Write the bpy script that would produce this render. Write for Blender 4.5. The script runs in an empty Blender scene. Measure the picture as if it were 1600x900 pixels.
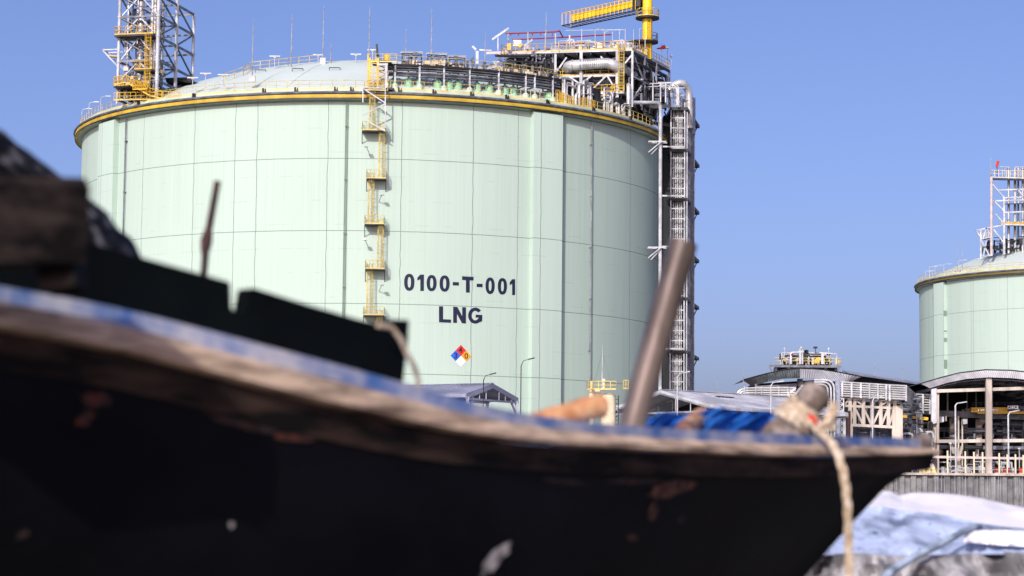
import bpy, bmesh, math, random
from mathutils import Vector, Matrix, noise
R_ = random.Random(7)
rad = math.radians
sc = bpy.context.scene
COL = sc.collection

# ------------------------------------------------------------ camera
F, PITCH, ROLL = 3582.7562, .0938, .0100          # focal length in pixels of a 1600 px wide frame
Fw = Vector((0, math.cos(PITCH), math.sin(PITCH)))
Zp = Vector((0, -math.sin(PITCH), math.cos(PITCH)))
Rt = math.cos(ROLL)*Vector((1, 0, 0)) + math.sin(ROLL)*Zp
Up = -math.sin(ROLL)*Vector((1, 0, 0)) + math.cos(ROLL)*Zp
cd = bpy.data.cameras.new('camera')
cam = bpy.data.objects.new('camera', cd); COL.objects.link(cam)
m = Matrix((( Rt.x, Up.x, -Fw.x, 0), (Rt.y, Up.y, -Fw.y, 0), (Rt.z, Up.z, -Fw.z, 0), (0, 0, 0, 1)))
cam.matrix_world = m
cd.sensor_width = 36; cd.lens = 36*F/1600
cd.clip_start = .1; cd.clip_end = 20000
cd.dof.use_dof = True; cd.dof.focus_distance = 310; cd.dof.aperture_fstop = 5.2; cd.dof.aperture_blades = 9
sc.camera = cam
# ------------------------------------------------------------ light
SUN_AZ, SUN_EL = rad(18), rad(28)                  # sun behind the camera, to its left
L = Vector((-math.sin(SUN_AZ)*math.cos(SUN_EL), -math.cos(SUN_AZ)*math.cos(SUN_EL), math.sin(SUN_EL)))
w = bpy.data.worlds.new('World'); sc.world = w; w.use_nodes = True
nt = w.node_tree; nt.nodes.clear()
sky = nt.nodes.new('ShaderNodeTexSky'); sky.sky_type = 'NISHITA'; sky.sun_disc = False
sky.sun_elevation = SUN_EL; sky.sun_rotation = math.atan2(L.x, L.y)
sky.altitude = 0; sky.air_density = .6; sky.dust_density = 3; sky.ozone_density = 3.0
hsv = nt.nodes.new('ShaderNodeHueSaturation'); hsv.inputs['Saturation'].default_value = 1.1; hsv.inputs['Value'].default_value = .93; hsv.inputs['Hue'].default_value = .5
bg = nt.nodes.new('ShaderNodeBackground'); bg.inputs[1].default_value = .13
wo = nt.nodes.new('ShaderNodeOutputWorld')
nt.links.new(sky.outputs[0], hsv.inputs['Color']); tn = nt.nodes.new('ShaderNodeMixRGB'); tn.blend_type = 'MULTIPLY'; tn.inputs[0].default_value = 1; tn.inputs[2].default_value = (1.12, .92, 1.02, 1)
nt.links.new(hsv.outputs[0], tn.inputs[1]); nt.links.new(tn.outputs[0], bg.inputs[0]); nt.links.new(bg.outputs[0], wo.inputs[0])
sd = bpy.data.lights.new('sun', 'SUN'); sd.energy = 2.65; sd.angle = rad(.5); sd.color = (1, .965, .90)
sun = bpy.data.objects.new('sun', sd); COL.objects.link(sun)
sun.rotation_euler = (-L).to_track_quat('-Z', 'Y').to_euler()
sc.view_settings.view_transform = 'Standard'; sc.view_settings.look = 'None'
sc.view_settings.exposure = .5; sc.view_settings.gamma = 1
sc.view_settings.use_curve_mapping = False

# ------------------------------------------------------------ points
def ray(px, py): return Fw + Rt*((px-800)/F) - Up*((py-450)/F)
def at(px, py, Y): d = ray(px, py); return d*(Y/d.y)
C1 = Vector((347.84*math.sin(-.061), 347.84*math.cos(-.061), 0)); C2 = Vector((144, 556.7, 0))
GZ = 4.0                                            # level of the plant ground above the lens
RT = 44.0
def cyl(px, py, C=C1, r=RT):
    d = ray(px, py); a = d.x*d.x+d.y*d.y; b = -2*(d.x*C.x+d.y*C.y); c = C.x**2+C.y**2-r*r
    D = b*b-4*a*c
    return d*((-b-math.sqrt(max(0, D)))/(2*a))
DZ, DR = 55.0, 43.6; DRISE = 10.8; DRC = (DR*DR+DRISE*DRISE)/(2*DRISE)
def dome_z(r): return DZ+DRISE-DRC+math.sqrt(DRC*DRC-r*r)
def dome(px, py, C=C1):
    d = ray(px, py); S = Vector((C.x, C.y, DZ+DRISE-DRC))
    a = d.dot(d); b = -2*d.dot(S); c = S.dot(S)-DRC*DRC; D = b*b-4*a*c
    t = (-b-math.sqrt(max(0, D)))/(2*a)
    return d*t
def pol(C, deg, r, z): a = rad(deg); return Vector((C.x+r*math.sin(a), C.y-r*math.cos(a), z))

# ------------------------------------------------------------ materials
def lin(c): return tuple(((v/255)/12.92 if v/255 <= .04045 else ((v/255+.055)/1.055)**2.4) for v in c)+(1,)
MAT = {}
def M(name, rgb, rough=.6, metal=0, var=.12, scale=1.0, rgb2=None, bump=0, spec=.5, stretch=(1, 1, 1), lo=.42, hi=.62):
    m = bpy.data.materials.new(name); m.use_nodes = True; t = m.node_tree; b = t.nodes['Principled BSDF']
    tc = t.nodes.new('ShaderNodeTexCoord'); mp = t.nodes.new('ShaderNodeMapping'); mp.inputs['Scale'].default_value = stretch
    n = t.nodes.new('ShaderNodeTexNoise'); n.inputs['Scale'].default_value = scale; n.inputs['Detail'].default_value = 6; n.inputs['Roughness'].default_value = .6
    r = t.nodes.new('ShaderNodeValToRGB'); r.color_ramp.elements[0].position = lo; r.color_ramp.elements[1].position = hi
    c = lin(rgb); c2 = lin(rgb2) if rgb2 else tuple(v*(1-2*var) for v in c[:3])+(1,)
    r.color_ramp.elements[0].color = c2; r.color_ramp.elements[1].color = c
    t.links.new(tc.outputs['Object'], mp.inputs[0]); t.links.new(mp.outputs[0], n.inputs[0])
    t.links.new(n.outputs[0], r.inputs[0]); t.links.new(r.outputs[0], b.inputs['Base Color'])
    b.inputs['Roughness'].default_value = rough; b.inputs['Metallic'].default_value = metal
    b.inputs['Specular IOR Level'].default_value = spec
    if bump:
        bp = t.nodes.new('ShaderNodeBump'); bp.inputs['Strength'].default_value = bump; bp.inputs['Distance'].default_value = .02
        t.links.new(n.outputs[0], bp.inputs['Height']); t.links.new(bp.outputs[0], b.inputs['Normal'])
    MAT[name] = m; return m
M('white_steel', (196, 200, 204), .5, scale=.6, rgb2=(156, 160, 164))
M('galvanised', (168, 174, 180), .5, .3, scale=.8, rgb2=(128, 132, 138))
M('grey_steel', (120, 126, 134), .5, .3, scale=.8, rgb2=(84, 88, 96))
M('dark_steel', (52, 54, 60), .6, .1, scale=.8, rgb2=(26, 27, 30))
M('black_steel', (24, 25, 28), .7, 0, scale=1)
M('yellow_paint', (222, 184, 52), .45, scale=.5, rgb2=(196, 156, 44))
M('beam_yellow', (208, 182, 62), .6, scale=.4, rgb2=(180, 150, 48)); M('old_yellow', (120, 104, 52), .7, scale=.4)
M('pale_yellow', (222, 204, 124), .5, scale=.5, rgb2=(190, 168, 92))
M('crane_yellow', (240, 206, 30), .4, scale=.4, rgb2=(222, 184, 28))
M('insulation', (205, 207, 205), .35, .35, scale=.5, rgb2=(168, 170, 170))
M('tank_green', (150, 196, 160), .55, scale=.6, rgb2=(112, 160, 128))
M('pale_green', (190, 206, 184), .6, scale=.5, rgb2=(174, 192, 170))
M('pipe_green', (112, 138, 118), .6, scale=.5)
M('cream', (226, 216, 186), .6, scale=.5, rgb2=(196, 184, 152))
M('concrete', (196, 188, 176), .85, scale=.5, rgb2=(150, 143, 134), stretch=(1, 1, .3))
M('roof_sheet', (188, 192, 200), .45, .2, scale=.25, rgb2=(150, 154, 164))
M('roof_sheet_blue', (150, 156, 178), .5, .1, scale=.25, rgb2=(122, 126, 148))
M('red_paint', (142, 36, 30), .5, scale=1, rgb2=(140, 30, 26))
M('pink_primer', (196, 182, 178), .6, scale=1)
M('orange_cloth', (214, 58, 34), .8, scale=2)
M('panel_blue', (120, 140, 170), .3, .2, scale=2)
M('navy', (9, 16, 54), .7, scale=1.5, var=.08)
M('sign_red', (205, 40, 44), .5, var=.05); M('sign_blue', (34, 96, 200), .5, var=.05); M('sign_amber', (226, 156, 32), .5, var=.05); M('sign_white', (238, 240, 240), .5, var=.02)
M('interior_shade', (30, 31, 34), .9, scale=.3, rgb2=(14, 15, 17))  # near-black colour stands in for the shade inside halls and under roofs
M('dome_paint', (192, 206, 202), .6, scale=.12, rgb2=(186, 201, 197), spec=.3)
# foreground
M('hull_paint', (8, 9, 13), .6, scale=2.2, rgb2=(2, 2, 4), spec=.12, bump=.25, stretch=(1, 1, 1.8))
M('rust_wood', (120, 58, 30), .8, scale=18, rgb2=(60, 30, 18))
M('rail_wood', (206, 182, 156), .8, scale=6, rgb2=(96, 80, 68), bump=.5, stretch=(1, 1, 9), lo=.34, hi=.60, spec=.2)
M('dark_strake', (64, 50, 42), .85, scale=5, rgb2=(14, 12, 12), stretch=(1, 1, 6), spec=.2)
M('blue_cap', (76, 112, 172), .6, scale=9, rgb2=(188, 188, 196), lo=.36, hi=.60)
M('blue_inside', (40, 124, 214), .6, scale=4, rgb2=(24, 96, 180))
M('green_black', (5, 12, 12), .7, scale=4, rgb2=(2, 4, 5), spec=.1)
M('old_timber', (56, 48, 44), .9, scale=9, rgb2=(14, 11, 10), spec=.15, stretch=(1, 1, 3))
M('black_sheet_glints', (150, 148, 150), .7, scale=26, rgb2=(7, 7, 9), bump=.4, lo=.50, hi=.78, spec=.15)  # pale speckles put the sheet's glints into its colour
M('rust_iron', (70, 40, 34), .8, scale=30, rgb2=(30, 18, 16))
M('steel_pipe', (118, 106, 97), .3, .3, scale=6, rgb2=(62, 54, 49), stretch=(1, 1, .3))
M('orange_wood', (228, 188, 144), .7, scale=12, rgb2=(178, 122, 78))
M('grey_wood', (158, 146, 136), .85, scale=16, rgb2=(92, 80, 72))
M('rope', (214, 202, 182), .9, scale=60, rgb2=(170, 150, 122), bump=.6)
M('rope_red', (200, 60, 44), .9, scale=60)
M('white_tarp', (238, 238, 240), .6, scale=3, rgb2=(206, 208, 216), lo=.3, hi=.5)
M('tarp_grey', (196, 196, 198), .8, scale=4, rgb2=(92, 92, 94))
M('mud', (110, 102, 92), .95, scale=1.5, rgb2=(66, 60, 54), bump=.5)
M('plant_ground', (150, 146, 138), .95, scale=.2, rgb2=(120, 116, 110))

def add_rib(mt, axis_scale, strength=.5, dark=.8):
    """ribs of profiled sheet: bump and thin darker grooves along one object axis"""
    t = mt.node_tree; b = t.nodes['Principled BSDF']
    tc = t.nodes.new('ShaderNodeTexCoord'); mp = t.nodes.new('ShaderNodeMapping'); mp.inputs['Scale'].default_value = axis_scale
    wv = t.nodes.new('ShaderNodeTexWave'); wv.inputs['Scale'].default_value = 1; wv.wave_profile = 'SAW'
    t.links.new(tc.outputs['Object'], mp.inputs[0]); t.links.new(mp.outputs[0], wv.inputs[0])
    bp = t.nodes.new('ShaderNodeBump'); bp.inputs['Strength'].default_value = strength; bp.inputs['Distance'].default_value = .08
    t.links.new(wv.outputs[0], bp.inputs['Height']); t.links.new(bp.outputs[0], b.inputs['Normal'])

def tank_wall_material(name, seams, extra, rings, a0):
    """pale green painted concrete with joint lines, faint vertical streaks and lift lines"""
    m = bpy.data.materials.new(name); m.use_nodes = True; t = m.node_tree; N = t.nodes.new; K = t.links.new; b = t.nodes['Principled BSDF']
    tc = N('ShaderNodeTexCoord'); sp = N('ShaderNodeSeparateXYZ'); K(tc.outputs['Object'], sp.inputs[0])
    def mth(op, x, y=None, z=None):
        n = N('ShaderNodeMath'); n.operation = op
        for i, v in enumerate((x, y, z)):
            if v is None: continue
            if isinstance(v, (int, float)): n.inputs[i].default_value = v
            else: K(v, n.inputs[i])
        return n.outputs[0]
    neg = mth('MULTIPLY', sp.outputs[1], -1.0)
    ang = mth('MULTIPLY', mth('ARCTAN2', sp.outputs[0], neg), 180/math.pi)      # degrees round the tank
    z = sp.outputs[2]
    cmb = N('ShaderNodeCombineXYZ'); K(ang, cmb.inputs[0]); K(z, cmb.inputs[1])
    wob = N('ShaderNodeTexNoise'); wob.inputs['Scale'].default_value = .35; wob.inputs['Detail'].default_value = 3; K(cmb.outputs[0], wob.inputs[0])
    wv = mth('MULTIPLY', mth('SUBTRACT', wob.outputs[0], .5), .45)
    aw = mth('ADD', ang, wv)
    def line(d, half): return mth('LESS_THAN', mth('ABSOLUTE', d), half)
    fr = mth('SUBTRACT', mth('FRACT', mth('ADD', mth('DIVIDE', mth('SUBTRACT', aw, a0), seams), 100.5)), .5)
    tot = line(fr, .05/ (seams*RT*math.pi/180) )
    for e in extra: tot = mth('MAXIMUM', tot, line(mth('SUBTRACT', aw, e), .06))
    zw = mth('ADD', z, mth('MULTIPLY', wv, .2))
    for r in rings: tot = mth('MAXIMUM', tot, line(mth('SUBTRACT', zw, r-GZ), .05))
    # streaks
    c2 = N('ShaderNodeCombineXYZ'); K(mth('MULTIPLY', ang, 2.2), c2.inputs[0]); K(mth('MULTIPLY', z, .035), c2.inputs[1])
    st = N('ShaderNodeTexNoise'); st.inputs['Scale'].default_value = 1; st.inputs['Detail'].default_value = 8; st.inputs['Roughness'].default_value = .7; K(c2.outputs[0], st.inputs[0])
    bl = N('ShaderNodeTexNoise'); bl.inputs['Scale'].default_value = .06; bl.inputs['Detail'].default_value = 4; K(cmb.outputs[0], bl.inputs[0])
    mix = mth('ADD', mth('MULTIPLY', st.outputs[0], .7), mth('MULTIPLY', bl.outputs[0], .3))
    rp = N('ShaderNodeValToRGB'); rp.color_ramp.elements[0].position = .36; rp.color_ramp.elements[1].position = .58
    rp.color_ramp.elements[0].color = lin((166, 188, 175)); rp.color_ramp.elements[1].color = lin((174, 195, 183)); K(mix, rp.inputs[0])
    # faint broken lift lines between the joints
    lf = mth('SUBTRACT', mth('FRACT', mth('DIVIDE', mth('ADD', z, 1.2), 3.24)), .5)
    br = N('ShaderNodeTexNoise'); br.inputs['Scale'].default_value = .22; br.inputs['Detail'].default_value = 2; K(cmb.outputs[0], br.inputs[0])
    lift = mth('MULTIPLY', line(lf, .018), mth('GREATER_THAN', br.outputs[0], .56))
    mA = N('ShaderNodeMixRGB'); K(mth('MULTIPLY', lift, .16), mA.inputs[0]); K(rp.outputs[0], mA.inputs[1]); mA.inputs[2].default_value = lin((110, 140, 118))
    mB = N('ShaderNodeMixRGB'); K(mth('MULTIPLY', tot, .62), mB.inputs[0]); K(mA.outputs[0], mB.inputs[1]); mB.inputs[2].default_value = lin((52, 76, 62))
    K(mB.outputs[0], b.inputs['Base Color']); b.inputs['Roughness'].default_value = .8; b.inputs['Specular IOR Level'].default_value = .25
    MAT[name] = m; return m

# ------------------------------------------------------------ mesh helpers
class MB:
    def __init__(s): s.v = []; s.f = []; s.sm = []
    def add(s, vs, fs, smooth=False):
        o = len(s.v); s.v += [Vector(p) for p in vs]; s.f += [tuple(i+o for i in f) for f in fs]; s.sm += [smooth]*len(fs); return s
    def box(s, c, d, rz=0):
        c = Vector(c); x, y, z = d[0]/2, d[1]/2, d[2]/2; q = Matrix.Rotation(rz, 3, 'Z')
        vs = [c+q@Vector((i*x, j*y, k*z)) for i in (-1, 1) for j in (-1, 1) for k in (-1, 1)]
        return s.add(vs, [(0, 1, 3, 2), (4, 6, 7, 5), (0, 4, 5, 1), (2, 3, 7, 6), (0, 2, 6, 4), (1, 5, 7, 3)])
    def bar(s, p, q, w_, h=None):
        p, q = Vector(p), Vector(q); h = h or w_; d = (q-p)
        if d.length < 1e-6: return s
        d.normalize(); a = d.cross(Vector((0, 0, 1)))
        if a.length < .05: a = Vector((1, 0, 0))
        a.normalize(); b = a.cross(d); a = a*w_/2; b = b*h/2
        return s.add([p-a-b, p+a-b, p+a+b, p-a+b, q-a-b, q+a-b, q+a+b, q-a+b], [(0, 3, 2, 1), (4, 5, 6, 7), (0, 1, 5, 4), (1, 2, 6, 5), (2, 3, 7, 6), (3, 0, 4, 7)])
    def path(s, pts, r, n=8, cap=True):
        pts = [Vector(p) for p in pts]; k = len(pts); rs = r if isinstance(r, (list, tuple)) else [r]*k
        vs = []; ref = None
        for i, p in enumerate(pts):
            d = (pts[min(i+1, k-1)]-pts[max(i-1, 0)]).normalized()
            if ref is None: ref = d.cross(Vector((0, 0, 1)) if abs(d.z) < .9 else Vector((1, 0, 0)))
            a = (ref-d*ref.dot(d)).normalized(); ref = a; b = d.cross(a)
            for j in range(n):
                t = 2*math.pi*j/n; vs.append(p+(a*math.cos(t)+b*math.sin(t))*rs[i])
        fs = [(i*n+j, i*n+(j+1) % n, (i+1)*n+(j+1) % n, (i+1)*n+j) for i in range(k-1) for j in range(n)]
        s.add(vs, fs, n > 5)
        if cap: s.add([vs[j] for j in range(n)], [tuple(reversed(range(n)))]); s.add([vs[(k-1)*n+j] for j in range(n)], [tuple(range(n))])
        return s
    def tube(s, p, q, r, n=6): return s.path([p, q], r, n)
    def pipe(s, pts, r, bend=None, n=8):
        """pipe run with rounded elbows"""
        pts = [Vector(p) for p in pts]; bend = bend or 3*r; out = [pts[0]]
        for i in range(1, len(pts)-1):
            a, b, c = pts[i-1], pts[i], pts[i+1]; u = (a-b); v = (c-b); t = min(bend, u.length*.48, v.length*.48)
            u.normalize(); v.normalize(); p0 = b+u*t; p2 = b+v*t
            for k in range(5):
                w_ = k/4; out.append(p0*(1-w_)**2+b*2*w_*(1-w_)+p2*w_*w_)
        out.append(pts[-1]); return s.path(out, r, n)
    def lathe(s, c, prof, n=16):
        c = Vector(c); vs = []
        for r, z in prof:
            for j in range(n): t = 2*math.pi*j/n; vs.append(c+Vector((r*math.cos(t), r*math.sin(t), z)))
        fs = [(i*n+j, i*n+(j+1) % n, (i+1)*n+(j+1) % n, (i+1)*n+j) for i in range(len(prof)-1) for j in range(n)]
        return s.add(vs, fs, True)
    def ring(s, C, rz, prof, a0=0, a1=360, n=256):
        """profile [(r,z)...] swept about the tank axis; angles in degrees from the camera side"""
        vs = []; full = abs(a1-a0) >= 359.9; m_ = n if full else n+1; P = len(prof)
        for j in range(m_):
            a = a0+(a1-a0)*j/n
            for r, z in prof: vs.append(pol(C, a, r, z+rz))
        fs = []
        for j in range(n):
            k = (j+1) % m_
            for i in range(P-1): fs.append((j*P+i, k*P+i, k*P+i+1, j*P+i+1))
        return s.add(vs, fs, True)
    def poly(s, pts, off):
        """prism: outline pts and the same outline moved by off"""
        n = len(pts); pts = [Vector(p) for p in pts]; off = Vector(off)
        s.add(pts+[p+off for p in pts], [tuple(range(n)), tuple(range(2*n-1, n-1, -1))]+[(i, i+n, (i+1) % n+n, (i+1) % n) for i in range(n)])
        return s
    def build(s, name, mat, parent=None, origin=None):
        if not s.v: return None
        me = bpy.data.meshes.new(name); o = bpy.data.objects.new(name, me); COL.objects.link(o)
        if parent is not None:
            org = Vector(parent['org']); o.parent = parent
            o['org'] = list(org)
            if parent.get('mesh_root') or parent.parent: pass
        else:
            xs = [v.x for v in s.v]; ys = [v.y for v in s.v]; zs = [v.z for v in s.v]
            org = Vector(origin) if origin is not None else Vector(((min(xs)+max(xs))/2, (min(ys)+max(ys))/2, min(zs)))
            o.location = org; o['org'] = list(org)
        me.from_pydata([v-org for v in s.v], [], s.f); me.materials.append(MAT[mat] if isinstance(mat, str) else mat)
        me.polygons.foreach_set('use_smooth', s.sm); me.update()
        bm = bmesh.new(); bm.from_mesh(me); bmesh.ops.recalc_face_normals(bm, faces=bm.faces); bm.to_mesh(me); bm.free()
        try: me.set_sharp_from_angle(angle=rad(40))
        except Exception: pass
        return o
def thing(name, label, cat, loc, group=None):
    o = bpy.data.objects.new(name, None); COL.objects.link(o); o.location = loc; o.empty_display_size = .2
    o['label'] = label; o['category'] = cat; o['org'] = list(loc)
    if group: o['group'] = group
    return o
def tag(o, label, cat, group=None):
    o['label'] = label; o['category'] = cat
    if group: o['group'] = group
    return o
def struct(o): o['kind'] = 'structure'; return o

# railing along a polyline
def railing(mb, pts, h=1.1, sp=1.5, r=.035, mid=True, toe=True, n=4):
    pts = [Vector(p) for p in pts]; up = Vector((0, 0, h))
    for a, b in zip(pts, pts[1:]):
        k = max(1, round((b-a).length/sp))
        for i in range(k+1):
            p = a.lerp(b, i/k); mb.tube(p, p+up, r, n)
        mb.tube(a+up, b+up, r, n)
        if mid: mb.tube(a+up*.55, b+up*.55, r*.8, n)
        if toe: mb.bar(a+Vector((0, 0, .08)), b+Vector((0, 0, .08)), .03, .16)
def ladder(mb, p, q, side, hw=.25, r=.04, step=.4, cage=None):
    """p bottom, q top, side = unit vector across, cage = outward vector"""
    p, q, side = Vector(p), Vector(q), Vector(side)
    for sg in (-1, 1): mb.tube(p+side*hw*sg, q+side*hw*sg, r, 4)
    k = max(2, int((q-p).length/step))
    for i in range(1, k): c = p.lerp(q, i/k); mb.tube(c-side*hw, c+side*hw, r*.7, 4)
    if cage is not None:
        cage = Vector(cage); kk = max(2, int((q-p).length/1.0)); hoops = []
        for i in range(kk+1):
            c = p.lerp(q, i/kk); pts = []
            for j in range(7):
                t = math.pi*j/6; pts.append(c+side*(.42*math.cos(t))+cage*(.78*math.sin(t)))
            hoops.append(pts); mb.path(pts, .024, 4)
        for j in range(0, 7):
            mb.tube(hoops[0][j], hoops[-1][j], .018, 4)
def truss(mb, p0, p1, h, bays, w_=.2, kind='X', up=Vector((0, 0, 1))):
    p0, p1 = Vector(p0), Vector(p1); u = up*h
    mb.bar(p0, p1, w_); mb.bar(p0+u, p1+u, w_)
    for i in range(bays+1): c = p0.lerp(p1, i/bays); mb.bar(c, c+u, w_*.8)
    for i in range(bays):
        a, b = p0.lerp(p1, i/bays), p0.lerp(p1, (i+1)/bays)
        if kind == 'X' or (kind == 'W' and i < bays/2): mb.bar(a+u, b, w_*.6)
        if kind == 'X' or (kind == 'W' and i >= bays/2): mb.bar(a, b+u, w_*.6)
def clutter(o, u, v, size, n, seed, rmin=.06, rmax=.2, vert=.5):
    """runs of process piping inside the box o + u*[0..sx] + v*[0..sy] + z*[0..sz]"""
    rr = random.Random(seed); mb = MB(); o, u, v = Vector(o), Vector(u), Vector(v); zz = Vector((0, 0, 1)); sx, sy, sz = size
    for i in range(n):
        r = rr.uniform(rmin, rmax); x, y, z = rr.uniform(0, sx), rr.uniform(0, sy), rr.uniform(0, sz)
        P = lambda a, b, c: o+u*a+v*b+zz*c
        if rr.random() < vert:
            z2 = rr.uniform(z*.3, sz); x2 = min(sx, max(0, x+rr.uniform(-2.5, 2.5)))
            mb.pipe([P(x, y, 0), P(x, y, z2), P(x2, y, z2), P(x2, y, max(0, z2-rr.uniform(.5, 2)))], r, n=6)
        else:
            x2 = min(sx, x+rr.uniform(1.5, 5)); y2 = min(sy, max(0, y+rr.uniform(-2, 2)))
            mb.pipe([P(x, y, z), P(x2, y, z), P(x2, y2, z), P(x2, y2, max(0, z-rr.uniform(.5, 2)))], r, n=6)
        if rr.random() < .4: mb.lathe(P(x, y, z), [(0, -.1), (r*2.0, -.1), (r*2.0, .1), (0, .1)], 8)
    return mb
def boxes(o, u, v, size, n, seed, smin=.3, smax=1.0):
    rr = random.Random(seed); mb = MB(); o, u, v = Vector(o), Vector(u), Vector(v); rz = math.atan2(u.y, u.x)
    for i in range(n):
        d = [rr.uniform(smin, smax) for _ in range(3)]
        c = o+u*rr.uniform(0, size[0])+v*rr.uniform(0, size[1])+Vector((0, 0, rr.uniform(0, size[2])+d[2]/2)); mb.box(c, d, rz)
    return mb

def each(mb, n, name, mat, parent):
    for i in range(0, len(mb.v), n):
        q_ = MB(); q_.add(mb.v[i:i+n], [tuple(j-i for j in f) for f in mb.f if i <= f[0] < i+n]); q_.build(name, mat, parent)
# ============================================================ SETTING
g = MB(); N = 40
def terr(x0, x1, y0, y1, z, name, mat):
    b = MB(); b.add([(x0, y0, z), (x1, y0, z), (x1, y1, z), (x0, y1, z)], [(0, 1, 2, 3)]); return struct(b.build(name, mat, origin=((x0+x1)/2, (y0+y1)/2, z)))
terr(-3000, 3000, 251.2, 9000, GZ-.2, 'plant_ground', 'plant_ground')
b = MB(); nx, ny = 90, 70
xs = [-400+800*i/nx for i in range(nx+1)]; xs = [math.copysign(abs(x/400)**2.2*400, x) for x in xs]
ysg = [-40+(252+40)*(j/ny)**1.8 for j in range(ny+1)]
nr = random.Random(3)
vs = [(x, y, -1.05+nr.uniform(-.03, .03)-(.6 if y > 60 else 0)*min(1, (y-60)/80 if y > 60 else 0)) for y in ysg for x in xs]
b.add(vs, [(j*(nx+1)+i, j*(nx+1)+i+1, (j+1)*(nx+1)+i+1, (j+1)*(nx+1)+i) for j in range(ny) for i in range(nx)], True)
struct(b.build('mud_beach', 'mud', origin=(0, 0, -1.05)))
# shore wall
M('sea_wall', (128, 130, 130), .9, scale=.5, rgb2=(92, 94, 96), stretch=(1, 1, 1.4))
sw = thing('sea_wall', 'long grey sheet pile sea wall in front of the terminal', 'wall', (0, 251, -2))
b = MB(); X = -130
prof = []
while X < 150:
    prof += [(X, 250.0), (X+.5, 250.0), (X+.62, 250.35), (X+1.12, 250.35)]; X += 1.24
for (xa, ya), (xb, yb) in zip(prof, prof[1:]):
    b.add([(xa, ya, -2), (xb, yb, -2), (xb, yb, 3.55), (xa, ya, 3.55)], [(0, 1, 2, 3)])
b.build('sheet_piles', 'sea_wall', sw)
b = MB().box((10, 250.45, 3.68), (282, 1.5, .26)); b.build('capping_beam', 'concrete', sw)
b = MB(); rr = random.Random(5)
for i in range(150):
    x = 15+i*.38+rr.uniform(-.1, .1)
    if rr.random() < .55: b.bar((x, 249.97, 3.5), (x, 249.97, 3.5-rr.uniform(1, 4.5)), .05, .04)
b.build('lime_streaks', 'galvanised', sw)

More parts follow.
